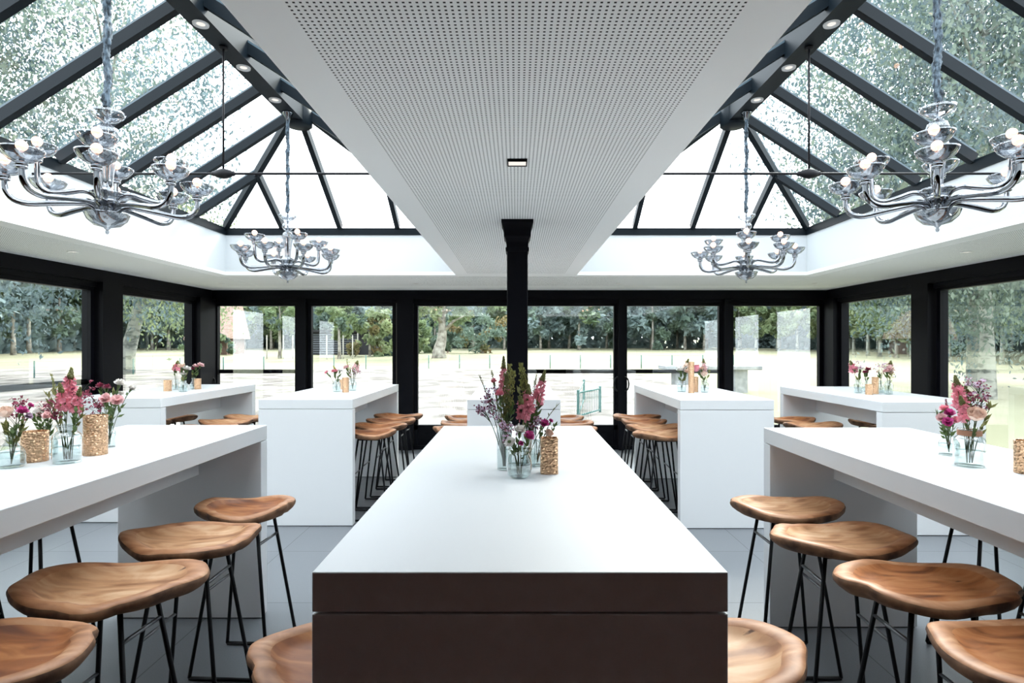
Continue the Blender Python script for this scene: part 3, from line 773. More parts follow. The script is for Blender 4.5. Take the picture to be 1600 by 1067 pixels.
def flower(kind, base, tip, colr, where, seed, size=1.0, simple=False, adj=None):
    rr = random.Random(seed)
    nm, desc = FLN[kind]
    cname = {'pink':'pink','palepink':'pale pink','white':'white','magenta':'magenta','peach':'peach','burgundy':'burgundy','lilac':'lilac','green':'green','lime':'lime','olive':'olive'}[colr]
    pre = '' if kind in ('spike', 'twig', 'scab') else cname+' '
    if kind == 'rose': size *= .82
    t = thing(nm, '%s%s%s in the %s' % (adj+' ' if adj else '', pre, desc, where), 'flower', base, 0, '%s stems in the %s' % (nm.replace('_',' '), where))
    b = Vector((0,0,0)); e = Vector(tip)-Vector(base)
    mid = Vector((e.x*.35, e.y*.35, e.z*.62))
    pts = bez(b, mid, e, 8 if not simple else 5)
    m = MB(); m.tube(pts, [.0019*(1-.4*i/len(pts)) for i in range(len(pts))], 5); m.build('stem', P_['stem'], t)
    d = (pts[-1]-pts[-2]).normalized()
    L = e.length
    def along(f):
        i = min(int(f*(len(pts)-1)), len(pts)-2); g = f*(len(pts)-1)-i; return pts[i].lerp(pts[i+1], g)
    if kind in ('snap', 'carn', 'rose', 'twig', 'scab'):
        m = MB(); nl = 4 if simple else (16 if kind == 'twig' else 9)
        lo = .45 if kind != 'twig' else .4
        for k in range(nl):
            f = lo + (1-lo)*.95*rr.random() if kind == 'twig' else rr.uniform(.42, .72 if kind != 'carn' else .9)
            dd = (d + Vector((rr.uniform(-1,1), rr.uniform(-1,1), rr.uniform(-.1,.9)))*.9)
            leaf_at(m, along(f), dd, .030*size*rr.uniform(.7,1.3), .006*size, rr)
        m.build('leaves', P_['green' if kind != 'twig' else colr], t)
    if kind == 'snap':
        m = MB(); n = 7 if simple else 15
        for k in range(n):
            f = .60 + .28*k/n
            s = .019*size*(1.1-.55*k/n)
            a = k*2.4 + rr.uniform(-.3,.3); X, Y, D = frame_of(d); u = X*math.cos(a)+Y*math.sin(a)
            c = along(f) + u*s*.7
            petal_disc(m, c, u+Vector((0,0,-.1)), s*1.05, 5, .35, rr, .9)
            petal_disc(m, c+u*s*.25, u+Vector((0,0,.6)), s*.8, 4, .8, rr, .9)
        m.build('blossoms', P_[colr], t)
        m = MB()
        for k in range(8 if simple else 26):
            f = .86 + .14*k/26 if not simple else .86+.14*k/8
            a = k*2.4; X, Y, D = frame_of(d); u = X*math.cos(a)+Y*math.sin(a)
            s = .0062*size*(1.25-(f-.86)/.14*.8)
            m.ball(along(min(f,1))+u*s*.9, s, 6, 4, 1.3)
        m.build('buds', P_['olive'], t)
    elif kind == 'carn':
        m = MB(); r = .019*size
        for k in range(4 if simple else 7):
            f = k/6; petal_disc(m, pts[-1]+d*r*(.15+.35*f), d, r*(1.05-.55*f), 7, .25+1.1*f, rr, .85)
        m.build('bloom', P_[colr], t)
        m = MB(); m.tube([pts[-1]-d*r*.9, pts[-1]-d*r*.1, pts[-1]+d*r*.3], [.003*size, .006*size, .005*size], 7); m.build('calyx', P_['green'], t)
    elif kind == 'scab':
        m = MB(); r = .019*size
        for k in range(3): petal_disc(m, pts[-1]+d*.002*k, d, r*(1.1-.15*k), 9, .2+.15*k, rr, .7)
        m.build('bloom', P_[colr], t)
        m = MB(); m.ball(pts[-1]+d*.006, r*.38, 10, 6, .8); m.build('flower_centre', P_['green'], t)
    elif kind == 'rose':
        m = MB(); r = .031*size
        X, Y, D = frame_of(d)
        for lay in range(5):
            rad_ = r*(.25+.19*lay); n = 3+lay
            for k in range(n):
                a0 = 2*PI*k/n + lay*.7; sp = 2*PI/n*.75
                V = []; Fc = []
                for j in range(5):
                    vz = j/4
                    for i in range(6):
                        a = a0 + (i/5-.5)*sp*2*.8
                        q = rad_*(.42+.58*math.sin(min(1,vz*1.35)*PI*.5)) * (1-.22*max(0,vz-.6)*2.5*(1-lay/4)) * (1+.10*max(0,vz-.8)*5*(lay/4))
                        hgt = r*(1.75-.10*lay)*vz*(1-.22*abs(i/5-.5)*2*vz)
                        V.append(pts[-1] + X*q*math.cos(a) + Y*q*math.sin(a) + D*(hgt-r*.5))
                for j in range(4):
                    for i in range(5): Fc.append((j*6+i, j*6+i+1, (j+1)*6+i+1, (j+1)*6+i))
                m.add(V, Fc, True)
        m.build('bloom', P_[colr], t)
        m = MB(); petal_disc(m, pts[-1]-d*r*.5, -d, r*.7, 5, -.4, rr, .35); m.build('sepals', P_['green'], t)
    elif kind == 'wax':
        tw = MB(); fl_ = MB(); bd = MB()
        for k in range(6 if simple else 16):
            f = rr.uniform(.55, 1.0); p = along(f)
            q = p + (d + Vector((rr.uniform(-1,1), rr.uniform(-1,1), rr.uniform(-.2,.6)))).normalized()*.04*size*rr.uniform(.6,1.2)
            tw.tube([p, p.lerp(q,.5)+Vector((0,0,.003)), q], .0008, 4, False)
            for j in range(2 if simple else 3):
                s = q + Vector((rr.uniform(-1,1), rr.uniform(-1,1), rr.uniform(-.5,1)))*.008*size
                petal_disc(fl_, s, (rr.uniform(-1,1), rr.uniform(-1,.2), .6), .0052*size, 5, .3, rr, .9)
                s2 = q + Vector((rr.uniform(-1,1), rr.uniform(-1,1), rr.uniform(-.5,1)))*.010*size
                bd.ball(s2, .0024*size, 6, 4)
        tw.build('twigs', P_['darkgreen'], t); fl_.build('florets', P_[colr], t); bd.build('buds', P_['burgundy'], t)
    elif kind == 'spike':
        tw = MB()
        for k in range(26 if simple else 150):
            f = rr.uniform(.50, 1.0); p = along(f); a = rr.uniform(0, 6.28); w_ = .014*size*(1.15-f*.9)/.5
            q = p + Vector((math.cos(a)*w_, math.sin(a)*w_, .5*w_+.004))*rr.uniform(.5,1.1)
            if k % 2 == 0: tw.tube([p, q], .0005, 3, False)
            tw.ball(q, .0024*size, 5, 3, 1.5)
        tw.build('seed_head', P_[colr], t)
    return t

CJ = 'clear tall cylinder vase on the centre table'
# near centre arrangement
glass_vase('cyl', -.045, 2.225, .029, .178, 'tall clear cylinder vase on the centre foreground table')
glass_vase('cyl', .048, 2.285, .028, .155, 'clear cylinder vase behind the round jar on the centre foreground table')
glass_vase('round', .011, 2.095, .046, .112, 'round clear jar at the front of the centre bouquet')
glass_vase('bottle', .083, 2.30, .033, .10, 'small clear bottle behind the gold holder on the centre foreground table')
gold_holder(.122, 2.165, .031, .130, 'squarish embossed gold candle holder on the centre foreground table', square=True)
def at(px, py, Y): return ((px-806.5)*Y/F, Y, EYE-(py-540)*Y/F)
def put(kind, base, px, py, Y, colr, where, seed, size=1.0, simple=False, adj=None):
    return flower(kind, base, at(px, py, Y), colr, where, seed, size, simple, adj)
b1 = (-.045, 2.225, TH+.012); w1 = 'tall cylinder vase on the centre table'
for i, (k, px, py, Y, c, s, adj) in enumerate([
        ('spike',797,571,2.24,'lime',1.15,'tall'),('spike',803,582,2.27,'lime',1.1,'right hand'),('spike',791,585,2.20,'olive',1.1,'darker left hand'),('snap',787,556,2.26,'pink',.75,'tallest'),
        ('wax',756,640,2.18,'lilac',1.2,'left leaning'),('wax',770,628,2.2,'lilac',1.2,None),('twig',800,640,2.2,'green',1.3,'low'),('twig',793,628,2.26,'green',1.3,'upright'),('carn',772,598,2.22,'pink',.7,'upper'),('carn',781,618,2.18,'pink',.95,'lower'),
        ('spike',749,588,2.24,'olive',.45,'thin'),('twig',785,620,2.2,'olive',1.1,None),('spike',768,580,2.3,'lime',.5,'wispy')]):
    put(k, (b1[0]+.004*(i%3-1), b1[1], b1[2]), px, py, Y, c, w1, 100+i, s, adj=adj)
b2 = (.045, 2.283, TH+.012); w2 = 'cylinder vase behind the centre round jar'
for i, (k, px, py, Y, c, s, adj) in enumerate([
        ('snap',826,600,2.22,'pink',.95,'large forward'),('snap',852,578,2.28,'pink',.85,'tall right leaning'),('spike',814,570,2.30,'lime',1.2,'tall'),('spike',820,586,2.3,'olive',1.1,None),
        ('spike',838,586,2.33,'lime',.5,'wispy'),('twig',845,625,2.25,'green',1.1,None),('twig',872,632,2.28,'olive',.7,'thin right'),('twig',812,610,2.3,'olive',1.2,'upright'),('twig',834,640,2.26,'green',1.3,'low'),('twig',822,632,2.3,'green',1.3,'dark'),('snap',812,618,2.2,'pink',.9,'short')]):
    put(k, (b2[0]+.004*(i%3-1), b2[1], b2[2]), px, py, Y, c, w2, 130+i, s, adj=adj)
b3 = (.011, 2.095, TH+.012); w3 = 'round jar before the centre bouquet'
for i, (k, px, py, Y, c, s, adj) in enumerate([
        ('carn',812,676,2.08,'white',1.15,None),('scab',797,692,2.05,'white',1.05,None),('carn',826,684,2.06,'magenta',1.0,None),('wax',795,675,2.08,'lilac',1.0,None),
        ('twig',809,688,2.06,'green',.9,None),('carn',814,694,2.04,'magenta',.5,'tiny')]):
    put(k, (b3[0]+.006*(i%3-1), b3[1], b3[2]), px, py, Y, c, w3, 160+i, s, adj=adj)
b4 = (.083, 2.30, TH+.012); w4 = 'small bottle behind the square gold holder'
for i, (k, px, py, Y, c, s, adj) in enumerate([
        ('carn',850,664,2.25,'magenta',.95,None),('carn',860,659,2.27,'magenta',.5,'small'),('wax',836,664,2.26,'lilac',1.1,None),('rose',857,678,2.24,'peach',.6,None),('twig',869,664,2.26,'green',.9,None)]):
    put(k, (b4[0], b4[1], b4[2]), px, py, Y, c, w4, 180+i, s, adj=adj)
# near left arrangement
glass_vase('jar', -1.81, 2.36, .051, .150, 'large clear shouldered jar of snapdragons on the left foreground table')
glass_vase('bottle', -1.957, 2.27, .047, .135, 'squat clear bottle at the left picture edge on the left foreground table')
glass_vase('bottle', -2.015, 2.52, .037, .125, 'small clear bottle behind the short gold holder')
glass_vase('bottle', -1.885, 2.71, .030, .150, 'slim clear bottle behind the tall gold holder on the left foreground table')
gold_holder(-1.817, 2.53, .045, .170, 'tall hammered gold candle holder on the left foreground table')
gold_holder(-1.96, 2.385, .046, .122, 'short hammered gold candle holder on the left foreground table')
b = (-1.81, 2.36, TH+.012); wh = 'large jar on the left foreground table'
for i, (k, px, py, Y, c, s, adj) in enumerate([
        ('snap',112,574,2.38,'pink',1.0,'tall'),('snap',93,598,2.30,'pink',.85,'lower'),('snap',126,604,2.33,'pink',.8,'right hand'),('twig',72,612,2.34,'olive',1.2,'left leaning'),('twig',85,606,2.4,'olive',1.2,'upright'),('twig',120,640,2.3,'green',1.1,None),
        ('spike',80,585,2.42,'lime',.5,'thin'),('wax',128,612,2.36,'burgundy',1.1,None),('wax',78,640,2.3,'burgundy',1.0,'low'),('twig',132,640,2.34,'olive',1.0,'right leaning')]):
    put(k, (b[0]+.012*(i%3-1), b[1]+.01*(i%2), b[2]), px, py, Y, c, wh, 200+i, s, adj=adj)
b = (-1.885, 2.71, TH+.012); wh = 'slim bottle behind the tall gold holder'
for i, (k, px, py, Y, c, s, adj) in enumerate([
        ('carn',186,602,2.70,'white',1.25,'tallest'),('carn',205,608,2.68,'white',1.0,'right leaning'),('carn',182,628,2.62,'palepink',1.4,'low'),('carn',165,626,2.62,'palepink',1.3,'left'),
        ('carn',157,606,2.7,'burgundy',1.0,'upper'),('carn',167,608,2.74,'burgundy',1.0,None),('wax',148,626,2.66,'burgundy',1.2,None),('twig',178,612,2.7,'olive',1.1,None),('twig',172,640,2.68,'green',1.2,'low'),('carn',188,617,2.72,'white',.8,'small')]):
    put(k, (b[0], b[1]+.006*(i%3-1), b[2]), px, py, Y, c, wh, 220+i, s, adj=adj)
b = (-2.015, 2.52, TH+.012); wh = 'small bottle behind the short gold holder'
for i, (k, px, py, Y, c, s, adj) in enumerate([
        ('carn',61,646,2.5,'white',1.2,None),('carn',74,652,2.48,'palepink',1.1,None),('twig',52,650,2.5,'green',1.1,None),('twig',80,655,2.5,'green',1.1,'right leaning'),('wax',68,640,2.5,'palepink',.9,None)]):
    put(k, b, px, py, Y, c, wh, 240+i, s, adj=adj)
b = (-1.957, 2.27, TH+.012); wh = 'squat bottle at the left picture edge'
for i, (k, px, py, Y, c, s, adj) in enumerate([
        ('rose',8,646,2.24,'peach',1.0,None),('carn',34,644,2.24,'magenta',1.05,'low'),('carn',47,636,2.3,'magenta',.65,'small right'),('wax',30,634,2.3,'burgundy',1.1,None),('twig',22,662,2.2,'green',1.3,None),('twig',10,664,2.22,'olive',1.2,'left'),
        ('carn',44,652,2.25,'lilac',.7,None),('twig',36,664,2.25,'olive',1.1,'right')]):
    put(k, b, px, py, Y, c, wh, 260+i, s, adj=adj)
# near right arrangement
glass_vase('jar', 1.773, 2.29, .053, .145, 'clear shouldered jar with twine collar on the right foreground table', True)
glass_vase('bottle', 1.862, 2.52, .041, .115, 'small clear bottle behind the twine wrapped jar')
gold_holder(1.885, 2.16, .040, .120, 'hammered gold candle holder at the right picture edge')
b = (1.773, 2.29, TH+.012); wh = 'twine wrapped jar on the right table'
for i, (k, px, py, Y, c, s, adj) in enumerate([
        ('snap',1492,586,2.28,'pink',.95,None),('rose',1525,650,2.2,'peach',1.1,None),('wax',1530,612,2.28,'lilac',1.3,'tall'),('wax',1518,618,2.3,'burgundy',1.2,None),('wax',1535,628,2.26,'burgundy',1.0,'right leaning'),
        ('twig',1549,634,2.26,'olive',1.1,'right leaning'),('spike',1507,605,2.3,'olive',1.3,None),('twig',1508,630,2.3,'olive',1.2,'upright'),('snap',1500,618,2.22,'pink',.85,'short')]):
    put(k, (b[0]+.010*(i%3-1), b[1], b[2]), px, py, Y, c, wh, 300+i, s, adj=adj)
b = (1.862, 2.52, TH+.012); wh = 'small bottle behind the twine wrapped jar'
for i, (k, px, py, Y, c, s, adj) in enumerate([
        ('carn',1484,648,2.48,'magenta',1.1,'upper'),('carn',1481,661,2.44,'magenta',1.1,'lower'),('carn',1476,641,2.5,'pink',1.0,None),('carn',1472,655,2.47,'palepink',1.1,None),('carn',1492,658,2.46,'pink',.9,'right'),('twig',1464,644,2.48,'green',1.1,'left leaning'),('twig',1470,664,2.46,'green',1.1,None),('spike',1478,625,2.5,'burgundy',.5,'thin')]):
    put(k, b, px, py, Y, c, wh, 320+i, s, adj=adj)
# small arrangements on the four middle tables
def far_set(tag_, items, holders, seed):
    for j, (kind, px, py, r, h, fl_) in enumerate(items):
        Y = (EYE-TH)*F/(py-540); x = (px-806.5)*Y/F
        pos = ['leftmost', 'second', 'third', 'rightmost'][j] if len(items) > 2 else ['left hand', 'right hand'][j]
        wh = '%s glass vase on the %s' % (pos, tag_)
        glass_vase(kind, x, Y, r, h, '%s small clear glass vase on the %s' % (pos, tag_), group='vases on the '+tag_)
        for i, (k, dx, fy, c, s) in enumerate(fl_):
            adj_ = None
            if sum(1 for q in fl_ if q[0] == k and q[3] == c) > 1 or (k in ('twig','spike') and sum(1 for q in fl_ if q[0] == k) > 1):
                same = sorted([q for q in fl_ if q[0] == k and (q[3] == c or k in ('twig','spike'))], key=lambda q: q[1]); adj_ = ['left','right','middle'][same.index((k,dx,fy,c,s))] if len(same) == 2 else ['left','middle','right'][same.index((k,dx,fy,c,s))]
            put(k, (x, Y, TH+.012), px+dx, fy, Y-.01, c, wh, seed+j*10+i, s*1.45, True, adj_)
    for j, (px, py, r, h) in enumerate(holders):
        Y = (EYE-TH)*F/(py-540); x = (px-806.5)*Y/F
        gold_holder(x, Y, r, h, '%s gold candle holder on the %s' % (['left hand', 'right hand'][j], tag_), 'gold holders on the '+tag_)
far_set('middle left table', [('jar',526,612,.040,.12,[('carn',-3,582,'pink',1.3),('carn',-15,583,'pink',.9),('twig',-2,574,'lime',1.2),('carn',5,580,'white',1.0),('twig',4,586,'green',1.2)]),
                 ('jar',551,610,.040,.12,[('snap',8,563,'palepink',1.0),('carn',-9,576,'palepink',1.4),('spike',-9,562,'lime',1.1),('twig',-4,580,'olive',1.3),('twig',3,578,'olive',1.3),('wax',5,585,'lilac',1.2)])],
        [(535,608,.030,.105),(540,613,.033,.150)], 400)
far_set('middle right table', [('jar',1065,612,.045,.11,[('snap',11,560,'peach',.8),('carn',-1,580,'white',1.7),('twig',3,590,'olive',1.3),('carn',7,583,'peach',1.2),('twig',-5,575,'green',1.2)]),
                  ('jar',1101,613,.038,.12,[('rose',-13,577,'pink',1.1),('snap',-2,560,'palepink',.8),('rose',-1,585,'peach',.9),('wax',7,572,'white',1.2),('twig',8,580,'olive',1.2),('twig',-3,593,'green',1.2),('carn',-5,578,'peach',1.3)])],
        [(1080,614,.029,.310),(1087,612.5,.026,.155)], 450)
far_set('far left table', [('jar',275,609,.034,.11,[('snap',3,563,'pink',1.1),('carn',-2,577,'palepink',1.1),('twig',-4,572,'olive',1.2)]),
               ('jar',286,612,.042,.11,[('carn',-2,575,'peach',1.5),('carn',5,578,'white',1.5),('twig',3,583,'olive',1.4),('carn',0,586,'white',1.3)]),
               ('bottle',302,607.5,.034,.12,[('carn',4,574,'palepink',1.3),('carn',11,572,'palepink',1.3),('carn',0,578,'burgundy',1.1),('twig',-2,585,'olive',1.3)])],
        [(262,611,.038,.115),(309,608,.034,.115)], 500)
far_set('far right table', [('jar',1341,614,.038,.13,[('snap',-13,563,'pink',1.0),('carn',3,578,'white',1.4),('wax',0,575,'lilac',1.2),('twig',2,588,'olive',1.3)]),
                ('bottle',1354,612,.034,.12,[('carn',2,579,'burgundy',1.2),('carn',-2,583,'burgundy',1.1),('twig',1,587,'green',1.2)]),
                ('bottle',1376,614,.038,.12,[('wax',-2,578,'white',1.4),('wax',2,582,'burgundy',1.2),('twig',0,588,'green',1.4)]),
                ('jar',1388,616,.040,.13,[('snap',4,563,'palepink',1.0),('carn',-2,582,'palepink',1.4),('spike',6,575,'lime',1.4),('twig',5,586,'lime',1.3),('wax',-4,575,'lilac',1.2)])],
        [(1358,616.5,.033,.10),(1367.5,615.5,.030,.165)], 550)

# ------------------------------------------------------------------ outside
def gz(y): return .0185*max(0, y-9.3) - .03
g = MB()
ys = [-60,-20,9.3,15,20,26,31,40,55,80,130,250]
for i in range(len(ys)-1):
    z0, z1 = gz(ys[i]), gz(ys[i+1])
    g.quad((-260,ys[i],z0),(260,ys[i],z0),(260,ys[i+1],z1),(-260,ys[i+1],z1))
lawn = struct(g.build('lawn', M['grass']))
g = MB()
ys2 = [9.35,12,15,18,21,24,27,29.5]
def edge_x(y): return 3.2 + .9*math.sin(y*.35) - (y-9)*.0 + .12*(y-9)
for i in range(len(ys2)-1):
    for k in range(12):
        xa0 = -26 + (edge_x(ys2[i])+26)*k/12; xa1 = -26 + (edge_x(ys2[i])+26)*(k+1)/12
        xb0 = -26 + (edge_x(ys2[i+1])+26)*k/12; xb1 = -26 + (edge_x(ys2[i+1])+26)*(k+1)/12
        g.quad((xa0,ys2[i],gz(ys2[i])+.015),(xa1,ys2[i],gz(ys2[i])+.015),(xb1,ys2[i+1],gz(ys2[i+1])+.015),(xb0,ys2[i+1],gz(ys2[i+1])+.015))
struct(g.build('gravel_ground', M['gravel']))

def crown_mesh(seed, rx, ry, rz, n, s, mat_, shape='round', droop=0.0, mat2=None):
    """leaf sprays gathered on lumpy clusters inside an ellipsoid"""
    rr = random.Random(seed); V = []; Fc = []; MI = []
    cl_ = []
    for _ in range(max(6, n//(70 if n < 20000 else 230))):
        while True:
            p = Vector((rr.uniform(-1,1), rr.uniform(-1,1), rr.uniform(-1,1)))
            if .25 < p.length < 1: break
        if shape == 'cone': w_ = (1-p.z)/2*.95+.08; p = Vector((p.x*w_, p.y*w_, p.z))
        cl_.append((Vector((p.x*rx, p.y*ry, p.z*rz)), rr.uniform(.14,.30)*min(rx, rz)*(1.0 if shape == 'round' else .8), 1 if rr.random() < .35 else 0))
    for i in range(n):
        c, cr_, mi = cl_[i % len(cl_)]
        d = Vector((rr.gauss(0,1), rr.gauss(0,1), rr.gauss(0,1)*.8)); d = d.normalized()*cr_*rr.random()**.4
        p = c + d
        if droop: p.z -= droop*rr.random()**2
        a = Vector((rr.gauss(0,1), rr.gauss(0,1), rr.gauss(0,1)-droop)).normalized(); b_ = a.orthogonal().normalized()
        b_.rotate(Matrix.Rotation(rr.uniform(0,6.28), 3, a))
        q = s*rr.uniform(.6,1.25)
        o = len(V)
        V += [p-a*q, p+b_*q*.45, p+a*q, p-b_*q*.45]
        Fc.append((o,o+1,o+2,o+3)); MI.append(mi)
    me = bpy.data.meshes.new('foliage'); me.from_pydata([tuple(v) for v in V], [], Fc)
    me.materials.append(mat_); me.materials.append(mat2 or mat_)
    me.polygons.foreach_set('material_index', MI); me.update(); return me
def trunk_mesh(seed, h, r, top, bark, lean=(0,0), branches=5, spread=2.0):
    rr = random.Random(seed); m = MB(); n = 7
    pts = [Vector((lean[0]*(i/n)**1.3 + rr.uniform(-.06,.06)*r*4*(i > 0), lean[1]*(i/n)**1.3 + rr.uniform(-.06,.06)*r*4*(i > 0), h*i/n - (.3 if i == 0 else 0))) for i in range(n+1)]
    m.tube(pts, [r*(1.35 if i == 0 else 1-(.8*i/n)) for i in range(n+1)], 10)
    for k in range(branches):
        i = rr.randint(n//2, n-1); p = pts[i]; a = rr.uniform(0, 6.28); L = spread*rr.uniform(.6,1.1)
        q = p + Vector((math.cos(a)*L, math.sin(a)*L, L*rr.uniform(.4,1.0)))
        m.tube([p, p.lerp(q,.5)+Vector((0,0,L*.12)), q], [r*.35, r*.2, r*.06], 6)
    return m.mesh('trunk', bark)
def tree(name, label, x, y, fol, trk, cz, group=None, sc=1.0, rz=0.0, off=(0,0)):
    t = thing(name, label, 'tree', (x, y, gz(y)), rz, group); t.scale = (sc,)*3
    o = child('trunk', trk, t); f = child('foliage', fol, t); f.location = (off[0], off[1], cz)
    return t
ORDW = 'first second third fourth fifth sixth seventh eighth ninth tenth eleventh twelfth thirteenth fourteenth fifteenth sixteenth seventeenth eighteenth nineteenth twentieth twenty-first twenty-second twenty-third twenty-fourth twenty-fifth twenty-sixth twenty-seventh twenty-eighth twenty-ninth thirtieth'.split()
# far wood beyond the meadow: four kinds, copied
FOL = [crown_mesh(1, 3.6,3.6,5.4, 3000, .42, M['leafhaze'], mat2=M['leafdark']), crown_mesh(2, 3.2,3.2,5.8, 2800, .42, M['leafmid'], mat2=M['leafhaze']),
       crown_mesh(3, 3.0,3.0,6.2, 2800, .42, M['leafdark'], 'cone', mat2=M['leafhaze']), crown_mesh(4, 3.8,3.8,5.0, 3000, .42, M['leaflight'], mat2=M['leafmid'])]
TRK = trunk_mesh(5, 9.5, .17, 0, M['bark'], branches=4, spread=1.8)
KL = ['haze blue broad tree', 'mid green broad tree', 'dark pointed conifer', 'pale green round tree']
rr = random.Random(11)
for row, (yy, n, x0, x1) in enumerate(((70, 26, -78, 25), (76, 24, -80, 28))):
    for k in range(n):
        x = x0 + (x1-x0)*(k+rr.uniform(.2,.8))/n; kd = rr.choice((0,0,1,2,2,3)) if row == 0 else rr.choice((0,2,2))
        sc = rr.uniform(.85,1.08)*(1.0 if x > -30 else 1.12)
        if -26 < x < -8: sc *= .92
        tree('wood_tree', '%s in the %s row of the far wood, %s from the left' % (KL[kd], ('front','rear')[row], ORDW[k]), x, yy+rr.uniform(-1.5,1.5), FOL[kd], TRK, 5.6 if kd != 2 else 6.0,
             '%s row of the far wood' % ('front','rear')[row], sc, rr.uniform(0,6))
rr2 = random.Random(5); V = []; Fc = []
BAND = [((-95,79),(60,79),26000,9.5,.6),((33,82),(37.5,62),6000,8,.45),((37.5,62),(36,40),7000,8,.42),((36,40),(38.5,8),9000,8,.4),((-46,6),(-50,70),12000,9,.55)]
BI = [b for b in BAND for _ in range(b[2])]
for i, (pa, pb, nn, hh, qq) in enumerate(BI):
    f = rr2.random(); x = pa[0]+(pb[0]-pa[0])*f + rr2.uniform(-1,1); y = pa[1]+(pb[1]-pa[1])*f + rr2.uniform(-1.2,1.2) ; z = gz(y) + hh*rr2.random()**1.1
    a = Vector((rr2.gauss(0,1), rr2.gauss(0,.5), rr2.gauss(0,1))).normalized(); b_ = a.orthogonal().normalized(); q = qq*rr2.uniform(.6,1.3); p = Vector((x,y,z)); o = len(V)
    V += [p-a*q, p+b_*q*.7, p+a*q, p-b_*q*.7]; Fc.append((o,o+1,o+2,o+3))
me = bpy.data.meshes.new('undergrowth'); me.from_pydata([tuple(v) for v in V], [], Fc); me.materials.append(M['leafhaze'])
o = bpy.data.objects.new('undergrowth', me); COL.objects.link(o); tag(o, 'haze tinted blue green undergrowth filling the far wood behind the meadow', 'undergrowth', None, 'stuff')
# planted rows on the right
SLF = [crown_mesh(21, 2.0,2.0,5.4, 3600, .30, M['leaflight'], mat2=M['leafmid']), crown_mesh(22, 2.1,2.1,5.2, 3600, .30, M['leafmid'], mat2=M['leaflight'])]
SLT = trunk_mesh(23, 8.5, .13, 0, M['birch'], branches=3, spread=1.0)
pl = [(24.5,70),(31.5,61),(30.2,50),(29.0,41),(29.5,33),(30.5,26),(31.5,18),(32.5,10)]
tot = []
for i in range(len(pl)-1):
    (xa,ya),(xb,yb) = pl[i], pl[i+1]; n = 5 if i < 1 else 4
    for k in range(n): tot.append((xa+(xb-xa)*k/n, ya+(yb-ya)*k/n))
for i, (x, y) in enumerate(tot):
    v = rr.randint(0,1)
    tree('plantation_tree', 'slender pale trunked tree in the front plantation row, %s counted from its far end' % ORDW[i], x+rr.uniform(-.3,.3), y+rr.uniform(-.3,.3), SLF[v], SLT, 6.0, 'front row of the right plantation', rr.uniform(.9,1.1), rr.uniform(0,6))
for i, (x, y) in enumerate(tot):
    if i % 2: continue
    v = rr.randint(0,1)
    tree('plantation_tree', 'slender tree in the rear plantation row, %s counted from its far end' % ORDW[i//2], x+3.2+rr.uniform(-.3,.3), y+1.5, SLF[v], SLT, 6.0, 'rear row of the right plantation', rr.uniform(1.1,1.3), rr.uniform(0,6))
# left belt
for i in range(13):
    x = -34 - rr.uniform(0,5) - i*.8; y = 10 + i*4.6
    kd = rr.choice((0,1,2,0))
    tree('belt_tree', '%s in the belt beyond the left windows, %s from near end' % (KL[kd], ORDW[i]), x, y, FOL[kd], TRK, 7.3, 'left tree belt', rr.uniform(.95,1.15), rr.uniform(0,6))
# big near trees seen through the roof glass
BF1 = crown_mesh(31, 5.2,5.0,6.4, 36000, .085, M['birchleaf'], droop=1.4, mat2=M['birchleafgreen'])
BF2 = crown_mesh(32, 4.8,4.8,6.4, 36000, .085, M['birchleafgreen'], droop=1.4, mat2=M['birchleaf'])
BT1 = trunk_mesh(33, 12, .185, 0, M['birch'], (.5,0), 9, 3.2)
BT2 = trunk_mesh(34, 12, .20, 0, M['birch'], (-.3,.3), 9, 3.0)
tree('birch', 'tall birch outside the left windows, filling the left roof glass', -13.4, 18.6, BF1, BT1, 9.2, sc=1.0, off=(-1.2,0))
tree('birch', 'tall birch beyond the left picture edge overhanging the roof', -19.5, 17.5, BF2, BT2, 9.0, rz=2)
tree('birch', 'tall pale barked birch outside the right side window, front trunk of the pair', 13.1, 16.3, BF2, BT1, 8.3, rz=1.1, sc=1.0, off=(0,0))
tree('birch', 'tall birch behind the front trunk outside the right side window', 15.9, 20.3, BF1, BT2, 8.0, rz=.4)
tree('birch', 'tall birch near the right side post', 13.4, 19.2, BF1, BT2, 9.6, rz=3.1, sc=.95)
LF = crown_mesh(36, 3.2,2.6,3.2, 7500, .10, M['leaflight'], droop=1.8, mat2=M['leafmid'])
tree('birch', 'leaning birch with hanging twigs outside the rear left side window', -17.6, 26.2, LF, trunk_mesh(37, 6.5, .36, 0, M['birch'], (2.0,0), 6, 2.0), 5.3, off=(2.2,0))
# oak and shrubs in the middle distance
OF = crown_mesh(41, 4.2,3.6,2.4, 4200, .26, M['leaflight'], mat2=M['leafmid'])
tree('oak', 'low spreading oak with thick grey trunk left of the column', -5.9, 45, OF, trunk_mesh(42, 4.6, .50, 0, M['bark'], (.5,0), 6, 2.2), 5.2)
def shrub(label, x, y, rx, rz_, mt, mt2, seed, nm='shrub'):
    t = thing(nm, label, 'shrub', (x, y, gz(y)))
    f = child('foliage', crown_mesh(seed, rx, rx*.8, rz_, 2600, .22, mt, mat2=mt2), t); f.location = (0,0,rz_*.92)
    m = MB(); m.tube([(0,0,-.1),(0,0,rz_)], [.12,.05], 7); m.build('stem', M['bark'], t)
shrub('rounded bush with reddish top right of the dark shed', -12.0, 48, 2.7, 2.2, M['leaflight'], M['leafred'], 51)
shrub('dark hedge like bush under the tiled roof house', -26.3, 50, 2.4, .9, M['leafdark'], M['leafmid'], 50)
shrub('dark bush between the oak and the column', -3.2, 56, 3.2, 2.3, M['leafdark'], M['leafred'], 52)
shrub('dark bush behind the oak trunk', -7.8, 58, 2.6, 2.0, M['leafdark'], M['leafmid'], 53)
